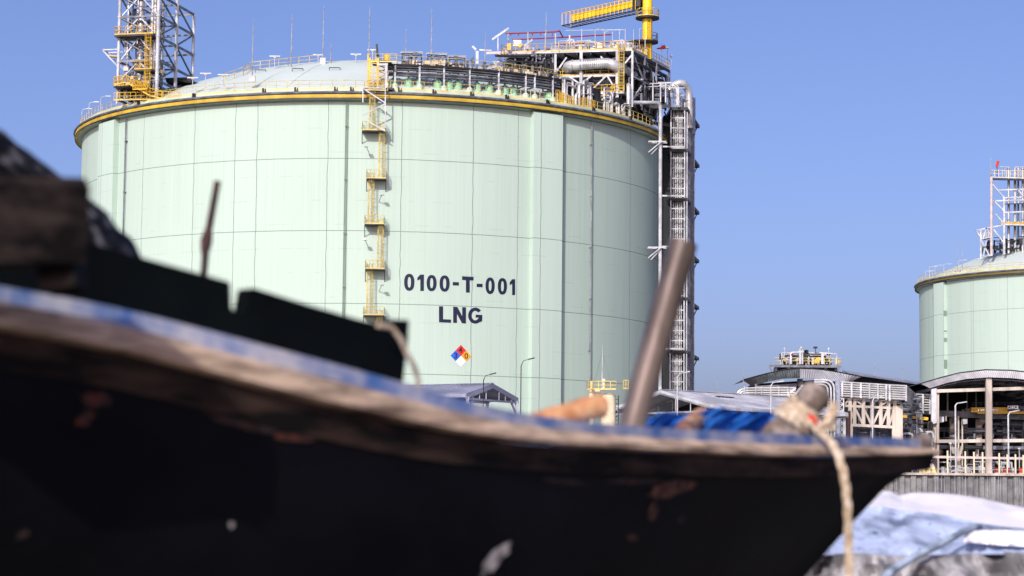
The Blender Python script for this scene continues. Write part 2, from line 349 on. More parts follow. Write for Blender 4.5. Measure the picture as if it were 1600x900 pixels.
# ============================================================ STORAGE TANKS
RINGS = [45.68, 35.98, 26.26, 17.0]
tank_wall_material('tank_wall', 12.857, [-21.8, 29.8, -57.0], RINGS+[53.4], 8.2)
def angle_of(p, C=C1): return math.degrees(math.atan2(p.x-C.x, -(p.y-C.y)))
def storage_tank(C, label, butt, pipes, near):
    t = thing('storage_tank', label, 'storage tank', (C.x, C.y, GZ), 'pale green storage tanks')
    MB().ring(C, 0, [(RT, GZ-.3), (RT, 53.55), (RT+.35, 53.62), (RT+.9, 53.72)]).build('wall', 'tank_wall', t)
    MB().ring(C, 0, [(RT+.4, 53.70), (RT+1.05, 53.62), (RT+1.08, 53.66), (RT+1.08, 54.2), (RT+1.0, 54.22), (RT+.6, 54.2)]).build('rim_beam', 'beam_yellow' if near else 'old_yellow', t)
    MB().ring(C, 0, [(RT+1.085, 53.52), (RT+1.11, 53.52), (RT+1.11, 53.72), (RT+1.085, 53.72)]).build('beam_shade_band', 'dark_steel', t)  # dark ring added for the shade on the rim beam's lower half
    pr = MB()
    for r, z, q in ((RT+1.17, 54.36, .13), (RT+1.0, 54.52, .1), (RT+.8, 54.4, .12)):
        pr.ring(C, 0, [(r+q*math.cos(k*math.pi/3), z+q*math.sin(k*math.pi/3)) for k in range(7)], n=200)
    pr.build('rim_pipe', 'grey_steel', t)
    MB().ring(C, 0, [(RT+.55, 54.2), (RT+.62, 54.3), (RT+.6, 54.98), (RT+.4, 55.04), (RT-.4, 55.0)]).build('parapet', 'pale_green', t)
    d = MB(); prof = [(max(.01, DR*(1-i/24)), dome_z(max(.01, DR*(1-i/24)))) for i in range(25)]
    d.ring(C, 0, prof, n=144)
    dm = d.build('dome', 'dome_paint', t)
    sm = MB()
    for k in range(0, 360, 20):
        pts = [pol(C, k+7, DR*(1-i/12), dome_z(DR*(1-i/12))+.02) for i in range(0, 10)]
        for a, c in zip(pts, pts[1:]): sm.bar(a, c, .12, .05)
    sm.build('weld_seam', 'pale_green', dm)
    h = MB(); n = 180 if near else 140; r = .035 if near else .05
    P = [pol(C, 360*i/n, RT+.3, 55.02) for i in range(n)]
    for i in range(n):
        a, c = P[i], P[(i+1) % n]
        h.tube(a, a+Vector((0, 0, 1.2)), r, 4)
        for z, q in ((1.2, r), (.65, r*.8)): h.tube(a+Vector((0, 0, z)), c+Vector((0, 0, z)), q, 4)
        h.bar(a+Vector((0, 0, .12)), c+Vector((0, 0, .12)), .03, .2)
    h.build('handrail', 'pale_yellow', t)
    for a0 in butt:
        bt = MB(); hw = 3.15
        bt.ring(C, 0, [(RT-.5, GZ), (RT+.85, GZ), (RT+.85, 53.2), (RT+.6, 53.5), (RT-.5, 53.5)], a0-hw, a0+hw, 6)
        for a in (a0-hw, a0+hw):
            bt.add([pol(C, a, r, z) for r, z in ((RT-.5, GZ), (RT+.85, GZ), (RT+.85, 53.2), (RT+.6, 53.5), (RT-.5, 53.5))], [(0, 1, 2, 3, 4)])
        bt.build('buttress', 'tank_wall', t)
    for a0, w2, mt in pipes:
        p = MB()
        for dx in w2:
            p.path([pol(C, a0+dx, RT+.28, 53.2), pol(C, a0+dx, RT+.28, GZ)], .05, 6)
        z = 50.0
        while z > 6:
            p.box(pol(C, a0+sum(w2)/len(w2), RT+.2, z), (.4, .3, .14), rad(a0)); z -= 7.2
        p.build('down_pipe', mt, t)
    if near:
        for px in (216, 302, 411, 461, 523, 548, 623, 677, 736, 791, 855, 927, 985):
            p = cyl(px, 145, C, RT+.75); a = math.atan2(p.x-C.x, -(p.y-C.y))
            k = MB().box((p.x, p.y, 54.85), (.22, .25, .75), a); k.box((p.x+.32*math.cos(a), p.y+.32*math.sin(a), 54.75), (.1, .2, .8), a); k.box((p.x+.15*math.cos(a), p.y+.15*math.sin(a), 54.7), (.5, .2, .12), a)
            k.build('rim_bracket', 'dark_steel', t)
    return t
A = lambda px, y=300: angle_of(cyl(px, y))
T1 = storage_tank(C1, 'huge pale green round tank marked 0100-T-001 behind the boat', (35.5, -54.5, 125.5, 215.5),
    [(A(540), (-.15, .15), 'pipe_green'), (A(198, 250), (-.14, .14), 'grey_steel'), (A(921, 400), (-.12, .12), 'galvanised')], True)
def angle2(px, y): p = cyl(px, y, C2); return angle_of(p, C2)
T2 = storage_tank(C2, 'distant pale green round tank at the right edge, roof tower on it', (-72, 18, 108, 198), [(angle2(1460, 500), (0,), 'pipe_green')], False)

# lettering painted on the tank, shaped on the curved wall
def on_wall(px, py, off=.03): return cyl(px, py, C1, RT+off)
def letter(name, outer, parent, mat, inner=None, off=.03):
    me = bpy.data.meshes.new(name); bm = bmesh.new()
    if inner:
        n = len(outer); ov = [bm.verts.new(on_wall(*p, off)) for p in outer]; iv = [bm.verts.new(on_wall(*p, off)) for p in inner]
        for i in range(n): bm.faces.new((ov[i], ov[(i+1) % n], iv[(i+1) % n], iv[i]))
    else:
        vs = [bm.verts.new(on_wall(*p, off)) for p in outer]; f = bm.faces.new(vs); bmesh.ops.triangulate(bm, faces=[f])
    org = Vector(parent['org'])
    for v in bm.verts: v.co -= org
    bm.to_mesh(me); bm.free(); me.materials.append(MAT[mat]); o = bpy.data.objects.new(name, me); COL.objects.link(o); o.parent = parent; o['org'] = list(org); return o
def sup(cx, cy, rx, ry, e=2.5, n=32):
    out = []
    for i in range(n):
        t = 2*math.pi*i/n; c, s_ = math.cos(t), math.sin(t)
        out.append((cx+rx*math.copysign(abs(c)**(2/e), c), cy+ry*math.copysign(abs(s_)**(2/e), s_)))
    return out
def zero(x0, x1, y0, y1): cx, cy, rx, ry = (x0+x1)/2, (y0+y1)/2, (x1-x0)/2, (y1-y0)/2; letter('letter', sup(cx, cy, rx, ry, 2.3), T1, 'navy', sup(cx, cy, rx*.31, ry*.62, 2.3))
zero(631.4, 647.6, 427.8, 454.4); zero(666.6, 682.2, 429.6, 455); zero(686.8, 702.6, 430.2, 455.8); zero(758.6, 773, 433.6, 459.4); zero(777.8, 792.2, 434.4, 460.2)
for x0, x1, y0, y1 in ((707.4, 717, 440.6, 445.8), (744.8, 754, 443.2, 448.4)): letter('letter', [(x0, y0), (x1, y0+.4), (x1, y1+.4), (x0, y1)], T1, 'navy')
def glyph(polys):
    me = bpy.data.meshes.new('letter'); bm = bmesh.new(); org = Vector(T1['org'])
    for q in polys: bm.faces.new([bm.verts.new(on_wall(*p, .03)-org) for p in q])
    bm.to_mesh(me); bm.free(); me.materials.append(MAT['navy']); o = bpy.data.objects.new('letter', me); COL.objects.link(o); o.parent = T1
for x0, x1, y0, y1 in ((652, 662.4, 429, 454.6), (796.4, 804.9, 436.2, 461)):
    w_ = x1-x0; xm = x1-w_*.55; glyph([[(xm, y0), (x1, y0), (x1, y1), (xm, y1)], [(x0, y0+5), (xm, y0), (xm, y0+7.2), (x0, y0+9.4)]])
glyph([[(722, 431.6), (728, 432), (728, 437.7), (722, 437.4)], [(728, 432), (734, 432.3), (734, 457.2), (728, 457)], [(734, 432.3), (740, 432.6), (740, 438.2), (734, 438)]])
glyph([[(685.9, 478.4), (692.3, 478.7), (692.3, 503.8), (685.9, 503.5)], [(692.3, 498.8), (704.8, 499.3), (704.8, 504.4), (692.3, 503.8)]])
glyph([[(708, 479.2), (714, 479.5), (714, 504.7), (708, 504.4)], [(714, 479.5), (714.6, 479.5), (722.2, 493.8), (722.2, 505.1), (721.8, 505.1), (714, 490.6)], [(722.2, 479.8), (728.1, 480.1), (728.1, 505.4), (722.2, 505.1)]])
gc = (742.6, 493.1); go = []; gi = []
for i in range(25):
    t = rad(-38-(360-68)*i/24); go.append((gc[0]+11.2*math.cos(t), gc[1]+12.6*math.sin(t))); gi.append((gc[0]+5.6*math.cos(t), gc[1]+7.4*math.sin(t)))
def strip(name, o_, i_, parent, mat):
    me = bpy.data.meshes.new(name); bm = bmesh.new(); a = [bm.verts.new(on_wall(*p)) for p in o_]; c = [bm.verts.new(on_wall(*p)) for p in i_]
    for k in range(len(a)-1): bm.faces.new((a[k], a[k+1], c[k+1], c[k]))
    return me, bm
me, bm = strip('letter', go, gi, T1, 'navy')
for q in ([(743.2, 491.6), (753.6, 492), (753.6, 496.6), (743.2, 496.2)], [(748.4, 496.4), (753.6, 496.6), (753.3, 501.6), (748.4, 504.0)]):
    f = bm.faces.new([bm.verts.new(on_wall(*p, .034)) for p in q])
for v in bm.verts: v.co -= Vector(T1['org'])
bm.to_mesh(me); bm.free(); me.materials.append(MAT['navy']); o = bpy.data.objects.new('letter', me); COL.objects.link(o); o.parent = T1
# hazard diamond
dc, dx_, dy_ = (720.2, 556), 16.2, 17.2
Tn, Bn, Ln, Rn, Cn = (dc[0], dc[1]-dy_), (dc[0], dc[1]+dy_), (dc[0]-dx_, dc[1]-.4), (dc[0]+dx_, dc[1]+.4), dc
def mid(a, c): return ((a[0]+c[0])/2, (a[1]+c[1])/2)
tl, tr, bl_, br_ = mid(Ln, Tn), mid(Tn, Rn), mid(Ln, Bn), mid(Bn, Rn)
hd = letter('hazard_diamond', [Tn, tr, Cn, tl], T1, 'sign_red', off=.05)
for q, mt in (([tl, Cn, bl_, Ln], 'sign_blue'), ([tr, Rn, br_, Cn], 'sign_amber'), ([Cn, br_, Bn, bl_], 'sign_white')): letter('diamond_quarter', q, hd, mt, off=.05)
def text_on_wall(s, cx, cy, hpx, parent, mat):
    cu = bpy.data.curves.new('digit', 'FONT'); cu.body = s; cu.size = 1; cu.align_x = 'CENTER'; cu.align_y = 'CENTER'; cu.offset = .015
    tmp = bpy.data.objects.new('digit', cu); COL.objects.link(tmp); bpy.context.view_layer.update()
    me = bpy.data.meshes.new_from_object(tmp.evaluated_get(bpy.context.evaluated_depsgraph_get())); bpy.data.objects.remove(tmp)
    for v in me.vertices: v.co = on_wall(cx+v.co.x*hpx, cy-v.co.y*hpx, .07)-Vector(parent['org'])
    me.materials.append(MAT[mat]); o = bpy.data.objects.new('digit', me); COL.objects.link(o); o.parent = parent
text_on_wall('4', 719.6, 547.4, 12, hd, 'black_steel'); text_on_wall('3', 712.2, 556.0, 12, hd, 'black_steel'); text_on_wall('0', 728.6, 556.6, 12, hd, 'black_steel')

# ============================================================ CAGED LADDER down the tank wall
def lad_pt(px, py, off=1.6): return cyl(px, py, C1, RT+off)
lt = thing('caged_ladder', 'yellow caged ladder with landings zigzagging down the big tank', 'ladder', pol(C1, 2.5, RT+.6, GZ))
sidev = Vector((math.cos(rad(3)), math.sin(rad(3)), 0)); outv = Vector((math.sin(rad(3)), -math.cos(rad(3)), 0))
segs = [(581, 140, 205, 0), (596, 208, 278, 1), (579, 281, 350, 0), (594, 353, 420, 1), (577, 423, 493, 0), (592, 496, 566, 1), (576, 569, 640, 0)]
for px, y0, y1, _ in segs:
    s_ = MB(); top = lad_pt(px, y0-10, 1.1); bot = lad_pt(px, y1, 1.1); top = Vector((bot.x, bot.y, top.z)); ladder(s_, bot, top, sidev, .3, .036, .5, outv)
    s_.build('ladder_section', 'pale_yellow', lt)
for px0, px1, y in ((566, 602, 205), (573, 603, 280), (570, 600, 351), (571, 601, 421), (568, 600, 493), (571, 601, 566)):
    a = lad_pt(px0, y, 1.0); c = lad_pt(px1, y, 1.0); c.z = a.z; d = MB(); ctr = (a+c)/2
    d.poly([a-outv*.9, c-outv*.9, c+outv*1.0, a+outv*1.0], (0, 0, -.12))
    for p in (a, c): d.bar(p-outv*1.0+Vector((0, 0, -1.5)), p+outv*.8+Vector((0, 0, -.12)), .09)
    pf = d.build('landing', 'dark_steel', lt)
    r = MB(); railing(r, [a-outv*.9, a+outv*.95, c+outv*.95, c-outv*.9], 1.15, .5, .035); r.build('landing_rail', 'pale_yellow', pf)
tb = MB()
q = [lad_pt(567, 138, 2.6), lad_pt(602, 138, 2.6), lad_pt(567, 192, 2.6), lad_pt(602, 205, 2.6)]
P = lambda px, py: lad_pt(px, py, 2.6)
for a, c in (((567, 137), (567, 160)), ((602, 137), (602, 172)), ((567, 138), (602, 161)), ((602, 162), (567, 180)), ((571, 187), (602, 205)), ((567, 137), (602, 138)), ((602, 172), (602, 200))): tb.bar(P(*a), P(*c), .14)
for px, py in ((567, 137), (602, 137), (602, 200)): tb.bar(P(px, py), lad_pt(px, py+1, .4), .12)
tb.build('support_truss', 'white_steel', lt)
fb = MB()
for px, py, sg in ((589, 172, 1), (577, 240, -1), (592, 315, 1), (575, 385, -1), (592, 455, 1)):
    p = lad_pt(px, py, .1); fb.tube(p, p+outv*1.6+sidev*.35*sg+Vector((0, 0, .6)), .05, 5); fb.box(p+outv*1.7+sidev*.4*sg+Vector((0, 0, .7)), (.5, .7, .16))
fb.build('wall_light', 'white_steel', lt)
# stair tower on the rim
st = thing('stair_tower', 'yellow stair tower with white column at the rim above the ladder', 'stair tower', cyl(597, 142, C1, 43.6))
o0 = cyl(597, 142, C1, 43.6); zb = 55.05
def SP(px, py, Yo=0): return at(px, py, o0.y-.6+Yo)
y_ = MB()
for px, Yo in ((577.5, 0), (590.5, 0), (575, 2.2), (606, 2.2)): y_.bar(SP(px, 141, Yo), SP(px, 91 if Yo == 0 else 84, Yo), .3 if Yo == 0 else .16)
for py in range(94, 142, 5): y_.bar(SP(577.5, py), SP(590.5, py), .1)
for py in (94, 110, 126, 141): y_.bar(SP(590, py), SP(605, py+1, 2), .12); y_.bar(SP(577, py), SP(575, py+1, 2.2), .12)
for i in range(5): y_.bar(SP(593, 139-i*9), SP(604, 134-i*9, 1), .12); y_.bar(SP(604, 134-i*9, 1), SP(593, 130-i*9), .1)
y_.build('ladder_frame', 'yellow_paint', st)
k = MB(); k.bar(SP(603.5, 146), SP(603.5, 99), .35); k.bar(SP(590, 101), SP(606, 101), .4, .3); k.build('column', 'white_steel', st)
k = MB(); k.box(SP(592, 141.5, .5), (4.2, 3, .25)); k.box(SP(592, 143.5, -.2), (3.6, .6, .3)); k.box(SP(597, 99, 1.5), (2.6, 3, .25)); k.build('deck', 'dark_steel', st)
k = MB(); railing(k, [SP(576, 97, 0), SP(620, 97, 0)], 1.1, 1.0, .04); k.build('handrail', 'pale_yellow', st); k = MB(); railing(k, [SP(569, 141, -1.3), SP(606, 142, -1.3)], 1.15, .7, .04); k.build('handrail', 'pale_yellow', st)
for i, (px, py, le) in enumerate(((590, 78, 1.6), (592, 93, 1.6))):
    pp = SP(px, py, .3); k = MB().bar(pp-Vector((0, 0, .8)), pp+Vector((-.12, 0, .8)), .28); k.build('floodlight', 'dark_steel', st)
db = MB().lathe(at(604, 97.5, o0.y+2), [(0, 0), (.32, 0), (.36, .2), (.36, .95), (.24, 1.1), (.12, 1.2), (0, 1.2)], 12)
tag(db.build('yellow_drum', 'yellow_paint'), 'small yellow drum standing atop the rim stair tower', 'drum')

# ============================================================ LIGHTNING MASTS and ROOF LAMPS
def mast(px, y0, y1, base, label, r=.1, box=True, C=C1):
    t = thing('lightning_mast', label, 'mast', base, 'lightning masts')
    top = at(px, y1, base.y); h = top.z-base.z
    MB().path([base, base+Vector((0, 0, h*.55)), base+Vector((0, 0, h*.9)), base+Vector((0, 0, h))], [r, r*.85, r*.5, r*.25], 6).build('pole', 'galvanised', t)
    if box: MB().box(base+Vector((0, 0, .35)), (.8, .8, .9)).build('base_block', 'white_steel', t)
ML = [(394, 127, 30, 'thin mast at the left rim of the big tank dome, nearest the lattice tower'), (455, 104, 20, 'thin mast on the dome, second from the lattice tower'),
      (504.5, 98.5, 8, 'tall thin mast on a white block near the dome crest'), (517, 97.5, 68, 'short thin mast beside the tall mast near the dome crest'),
      (576, 97, 8, 'tall thin mast just left of the rim stair tower')]
for px, y0, y1, lb in ML:
    base = cyl(px, y0, C1, 42.5) if px == 394 else dome(px, y0+1)
    if px == 576: base = cyl(px, 138, C1, 43)
    mast(px, y0, y1, base, lb, box=px in (504.5, 394))
for px, y1, Y, zb_, lb in ((634, 45, 325, 57.5, 'short thin mast over the small instrument shelters, right of the stair tower'), (674, 10, 308, 58.4, 'tall thin mast rising from the curved pipe rack'),
                       (758, 50, 318, 58.5, 'thin mast left of the red pipes on the roof platform'), (853, 18, 322, 64.2, 'thin mast standing behind the red pipes on the roof platform')):
    mast(px, 0, y1, Vector((at(px, 90, Y).x, Y, zb_)), lb, box=False)
def roof_lamp(px, ybase, ytop, base, label, kind='T', grp='lamps round the tank roofs', k=1.0):
    t = thing('roof_lamp', label, 'lamp', base, grp); h = at(px, ytop, base.y).z-base.z; top = base+Vector((0, 0, h))
    if kind == 'T':
        MB().tube(base, top, .06*k, 5).build('pole', 'white_steel', t)
        MB().box(top, (1.5*k, .4, .16)).box(top+Vector((0, 0, -.14)), (.4, .3, .14)).build('lamp_head', 'white_steel', t)
    else:
        MB().pipe([base, top, top+Vector((.9*k, -.1, .12))], .05*k, .3).build('pole', 'white_steel', t)
        MB().box(top+Vector((1.1*k, -.1, .1)), (.8*k, .35, .14)).build('lamp_head', 'white_steel', t)
for px, yb, yt, kd, lb in ((128, 181, 171, 'G', 'leftmost gooseneck lamp on the rim of the big tank'), (139, 176, 160.5, 'G', 'second gooseneck lamp on the left rim of the big tank'), (157, 175, 151.5, 'G', 'tallest gooseneck lamp on the left rim, beside the lattice tower'),
                           (301, 135, 121.5, 'T', 'T-shaped lamp on the rim under the lattice tower'), (321, 130, 115, 'T', 'T-shaped lamp just right of the lattice tower'), (349, 130, 117, 'T', 'T-shaped lamp second right of the lattice tower'),
                           (429, 107, 88, 'T', 'T-shaped lamp on the dome between the two left masts'), (497, 98, 86, 'T', 'T-shaped lamp beside the tall mast near the dome crest'), (556, 97, 85, 'T', 'T-shaped lamp on the dome crest left of the stair tower'), (582, 97, 78, 'T', 'T-shaped lamp touching the mast by the stair tower')):
    base = cyl(px, yb, C1, 43.4) if yb > 125 else dome(px, yb+1)
    base.z = max(base.z-.3, 55.0) if yb > 125 else base.z
    roof_lamp(px, yb, yt, base, lb, kd)
for px, yt, lb in ((1446, 424, 'leftmost lamp on the rim of the far tank'), (1452, 417, 'second lamp from the left on the far tank rim'), (1461, 415, 'third lamp from the left on the far tank rim'), (1475, 413, 'fourth lamp from the left on the far tank rim'), (1498, 407, 'lamp between the twin masts of the far tank'), (1523, 405, 'lamp left of the roof tower on the far tank')):
    base = cyl(px, 430, C2, 43.6); base.z = 55.1; roof_lamp(px, 0, yt, base, lb, 'G', k=1.3)
for px, yt, lb in ((1496, 365, 'taller of the twin thin masts on the far tank'), (1504, 371, 'shorter of the twin thin masts on the far tank')):
    base = cyl(px, 430, C2, 43.2); base.z = 55.1; mast(px, 0, yt, base, lb, r=.08)
# roof walkway rail along the crest
k = MB(); pts = [dome(px, py)+Vector((0, 0, 0)) for px, py in ((352, 128), (380, 118), (392, 110), (450, 104), (500, 98.5))]
railing(k, pts, 1.2, 1.6, .045, toe=False); tag(k.build('roof_railing', 'pale_yellow'), 'thin yellow railing climbing the left side of the dome', 'railing')
k = MB()
for px, py in ((407, 113), (465, 111), (523, 109.5)):
    p = dome(px, py)+Vector((0, 0, .35)); k = MB().bar(p-Vector((.75, 0, 0)), p+Vector((.75, 0, 0)), .12, .1).bar(p-Vector((.75, 0, .4)), p-Vector((.75, 0, 0)), .08).bar(p+Vector((.75, 0, -.4)), p+Vector((.75, 0, 0)), .08)
    tag(k.build('roof_bracket', 'dark_steel'), {407: 'low brown bracket on the dome under the railing', 465: 'low brown bracket in the middle of the bare dome', 523: 'low brown bracket on the dome nearest the stair tower'}[px], 'bracket', 'low brackets on the dome')

# ============================================================ LATTICE TOWER on the left of the roof
B0 = at(246.5, 70, 315); B0.z = 0; ev = (at(303, 70, 328.4)-at(246.5, 70, 315)); ev.z = 0; ev.normalize(); eu = Vector((-ev.y, ev.x, 0)).normalized()
lat = thing('lattice_tower', 'white and grey lattice pipe tower on the left of the tank roof', 'tower', B0+Vector((0, 0, 55)))
ZL = [55.6, 58.2, 61.0, 64.4, 67.3, 70.3, 73.3]
Wd, Dp = 5.8, 13.5
def TP(u_, v_, z): return B0+eu*u_+ev*v_+Vector((0, 0, z))
for u_, v_, r in ((0, 0, .27), (0, 6.9, .25), (0, Dp, .22), (Wd, 0, .22), (Wd, 6.9, .2), (Wd, Dp, .2)):
    top = 73.3 if v_ < 6 else (71.6 if v_ < 10 else 70.3)
    k = MB().path([TP(u_, v_, 55 if v_ < 6 else 56), TP(u_, v_, top)], r, 10)
    for z in ZL[1:]:
        if z < top: k.lathe(TP(u_, v_, z), [(r, -.12), (r+.07, -.12), (r+.07, .12), (r, .12)], 10)
    k.build('column', 'white_steel', lat)
k = MB()
for uu in (0, Wd):
    for i, z in enumerate(ZL[:-1]):
        for v0, v1 in ((0, 6.9), (6.9, Dp)):
            if z < (71 if v0 == 0 else 70.5):
                k.bar(TP(uu, v0, z), TP(uu, v1, z), .22, .3)
            if i < 5 and z < 70:
                z2 = ZL[i+1]
                if i % 2: k.bar(TP(uu, v0, z), TP(uu, v1, z2), .2)
                else: k.bar(TP(uu, v0, z2), TP(uu, v1, z), .2)
for z in ZL:
    for v_ in (0, 6.9, Dp):
        if z < (74 if v_ == 0 else 70.5): k.bar(TP(0, v_, z), TP(Wd, v_, z), .18, .24)
for v_ in (0, Dp):
    for i in range(2, 5): k.bar(TP(0, v_, ZL[i]), TP(Wd, v_, ZL[i+1]), .15)
k.build('bracing', 'grey_steel', lat)
k = MB()
for i in range(1, 5): k.bar(TP(0, .3, ZL[i]), TP(Wd*.5, .3, ZL[i+1]), .16); k.bar(TP(Wd, .3, ZL[i]), TP(Wd*.5, .3, ZL[i+1]), .16)
k.build('front_brace', 'white_steel', lat)
k = MB()
for u_, v_, r in ((3.6, 2.5, .42), (2.1, 3, .28), (1.2, 1.8, .2), (4.6, 3.8, .2), (3.0, 5.5, .25), (5.0, 1.2, .14), (2.6, 8, .22)):
    k.pipe([TP(u_, v_, 56), TP(u_, v_, 74)] , r, n=10)
    for z in (59.5, 62.6, 66.2, 69): k.lathe(TP(u_, v_, z), [(r, -.15), (r+.1, -.15), (r+.1, .15), (r, .15)], 10)
k.build('riser_pipe', 'insulation', lat)
clutter(TP(.3, 0.8, 56), eu, ev, (5, 6, 8.5), 60, 11, .06, .18, .5).build('small_piping', 'galvanised', lat)
clutter(TP(.3, 1.8, 64.5), eu, ev, (5, 5, 8), 26, 12, .05, .16, .3).build('small_piping', 'grey_steel', lat)
clutter(TP(0, 1, 56.2), eu, ev, (6, 11, 2.2), 26, 13, .1, .3, .3).build('valve_piping', 'dark_steel', lat)
each(boxes(TP(0, .5, 55.5), eu, ev, (5.4, 11, 2.4), 26, 15, .3, 1.0), 8, 'machinery', 'black_steel', lat)
each(boxes(TP(0.2, .2, 57.6), eu, ev, (5, 3, 2.5), 9, 16, .3, .9), 8, 'machinery', 'insulation', lat)
for z, u0, u1 in ((64.6, .3, Wd+.3), (57.4, 2.4, Wd+.2), (59.6, .4, 3)):
    k = MB().poly([TP(u0, -1, z), TP(u1, -1, z), TP(u1, 2.4, z), TP(u0, 2.4, z)], (0, 0, -.25)); dk = k.build('platform', 'dark_steel', lat)
    k = MB(); railing(k, [TP(u0, 2.2, z), TP(u0, -1, z), TP(u1, -1, z), TP(u1, 2.2, z)], 1.15, .8, .045); k.build('platform_rail', 'yellow_paint', dk)
k = MB(); ladder(k, TP(1.1, -.7, 56), TP(1.1, -.7, 64.6), eu, .28, .05, .5, -ev)
k.build('ladder', 'yellow_paint', lat)
k = MB()
for i in range(9): k.box(TP(.2+i*.42, -1.3, 55.6+i*.26), (.45, .8, .1))
railing(k, [TP(-1.5, -1.8, 55.2), TP(0.2, -1.8, 55.6), TP(3.8, -1.8, 57.6), TP(5.6, -1.8, 57.4)], 1.1, .7, .06); railing(k, [TP(-3.8, -1.0, 55.2), TP(5.8, -1.2, 55.3)], 1.1, .8, .05)
railing(k, [TP(.5, -2.2, 56.5), TP(2.6, -2.2, 56.5)], 1.1, .3, .06); k.build('stair', 'yellow_paint', lat)
k = MB(); a = at(160, 78, 317); c = at(183, 77, 317); d = at(184, 104, 317); k.bar(a, c, .16); k.bar(a, d, .16); k.bar(a+ev*2, c+ev*2, .14); k.bar(a, a+ev*2, .12); k.bar(a+ev*2, d+ev*2, .12); k.build('outrigger', 'white_steel', lat)
k = MB(); a, c = at(166, 86, 317), at(183, 87, 317); k.bar(a+ev, c+ev, 1.2, .12); k.build('outrigger_deck', 'yellow_paint', lat)
for a, c, w_, h_ in ((at(225, 60, 321), at(241, 68, 321), .5, .5), (at(262, 128, 325), at(303, 129, 325), 3.5, .5), (at(285, 127, 324), at(312, 131, 322), 2.4, .25)): MB().bar(a, c, w_, h_).build('shade_deck', 'black_steel', lat)

# ============================================================ CURVED PIPE RACK and GREEN NOZZLES
def rim_at(px, py, r): return cyl(px, py, C1, r)
a_0, a_1 = angle_of(cyl(606, 130, C1, 41.5)), angle_of(cyl(868, 140, C1, 41.5))
rk = thing('pipe_rack', 'curved rack of dark parallel pipes on pedestals along the tank rim', 'pipe rack', pol(C1, (a_0+a_1)/2, 41.5, 55.2))
zr0 = 57.15
k = MB()
for r, z, q in ((42.35, 57.35, .1), (42.4, 57.75, .14), (42.3, 58.15, .12), (42.4, 58.5, .1), (41.7, 57.55, .15), (41.2, 57.9, .17), (40.6, 57.7, .17), (41.4, 58.3, .14), (40.8, 58.4, .14), (40.3, 58.0, .2)):
    k.ring(C1, z, [(r+q*math.cos(i*math.pi/3), q*math.sin(i*math.pi/3)) for i in range(7)], a_0+R_.uniform(0, .6), a_1, 40)
k.build('pipes', 'grey_steel', rk)
k = MB()
k.ring(C1, 58.65, [(40.2, 0), (42.6, 0), (42.6, .25), (40.2, .25), (40.2, 0)], a_0, a_1, 40); k.build('cable_tray', 'black_steel', rk)
for px in (617, 655, 693, 733, 778, 820, 834, 862):
    p = rim_at(px, 135, 42.2); a = angle_of(p)
    k = MB().bar(pol(C1, a, 42.45, 55.9), pol(C1, a, 42.45, 59.1), .24); k.bar(pol(C1, a, 40.3, 56), pol(C1, a, 40.3, 59.1), .22)
    for z in (57.2, 57.95, 58.6): k.bar(pol(C1, a, 40.2, z), pol(C1, a, 42.6, z), .16)
    pf = k.build('rack_frame', 'galvanised', rk)
    MB().lathe(pol(C1, a, 42.45, 55.0), [(0, 0), (.55, 0), (.5, .5), (.42, 1.05), (.3, 1.2), (0, 1.2)], 10).build('pedestal', 'pale_green', pf)
k = MB(); railing(k, [pol(C1, a_0+(a_1-a_0)*i/22, 42.5, 58.92) for i in range(23)], 1.1, 1.3, .035, toe=False); k.build('walkway_rail', 'pale_yellow', rk)
for i in range(30):
    px = 622+i*6.6; p = rim_at(px, 100, 41.6); a = angle_of(p)
rr = random.Random(21)
for i in range(60):
    k = MB(); a = a_0+3+(a_1-a_0-3)*rr.random(); r = rr.uniform(40.4, 42.2); h = rr.uniform(.5, 1.8); k.tube(pol(C1, a, r, 58.8), pol(C1, a, r, 58.8+h), rr.uniform(.05, .1), 6)
    if rr.random() < .5: k.box(pol(C1, a, r, 58.8+h), (rr.uniform(.2, .5), .3, rr.uniform(.2, .4)), rad(a))
    k.build('valve_stem', 'grey_steel', rk)
for i in range(26):
    a = a_0+4+(a_1-a_0-6)*rr.random(); MB().box(pol(C1, a, rr.uniform(40.4, 42), 59.1+rr.random()*.5), (rr.uniform(.4, 1), .4, rr.uniform(.3, .7)), rad(a)).build('junction_box', 'cream', rk)
k = MB()
for i in range(60):
    a = a_0+2+(a_1-a_0-2)*rr.random(); k.tube(pol(C1, a, 41.5+rr.random(), 57), pol(C1, a, 41.5+rr.random()*.5, 56.0+rr.random()*.6), .05, 5)
k.build('drop_pipe', 'grey_steel', rk)
NZ = [(615.5, 'light green domed nozzle nearest the stair tower'), (638, 'light green domed nozzle, second from the stair tower'), (656, 'green domed nozzle, third from the stair tower'), (684, 'green domed nozzle, fourth from the stair tower'), (702, 'green domed nozzle, fifth from the stair tower'), (715.5, 'green domed nozzle, sixth from the stair tower'),
      (745.5, 'dark green domed nozzle in the middle of the pipe rack'), (764.5, 'dark green domed nozzle right of the rack middle'), (789, 'green domed nozzle, third from the right end of the rack'), (802, 'green domed nozzle, second from the right end of the rack'), (858, 'squat green vessel where the rack meets the big platform')]
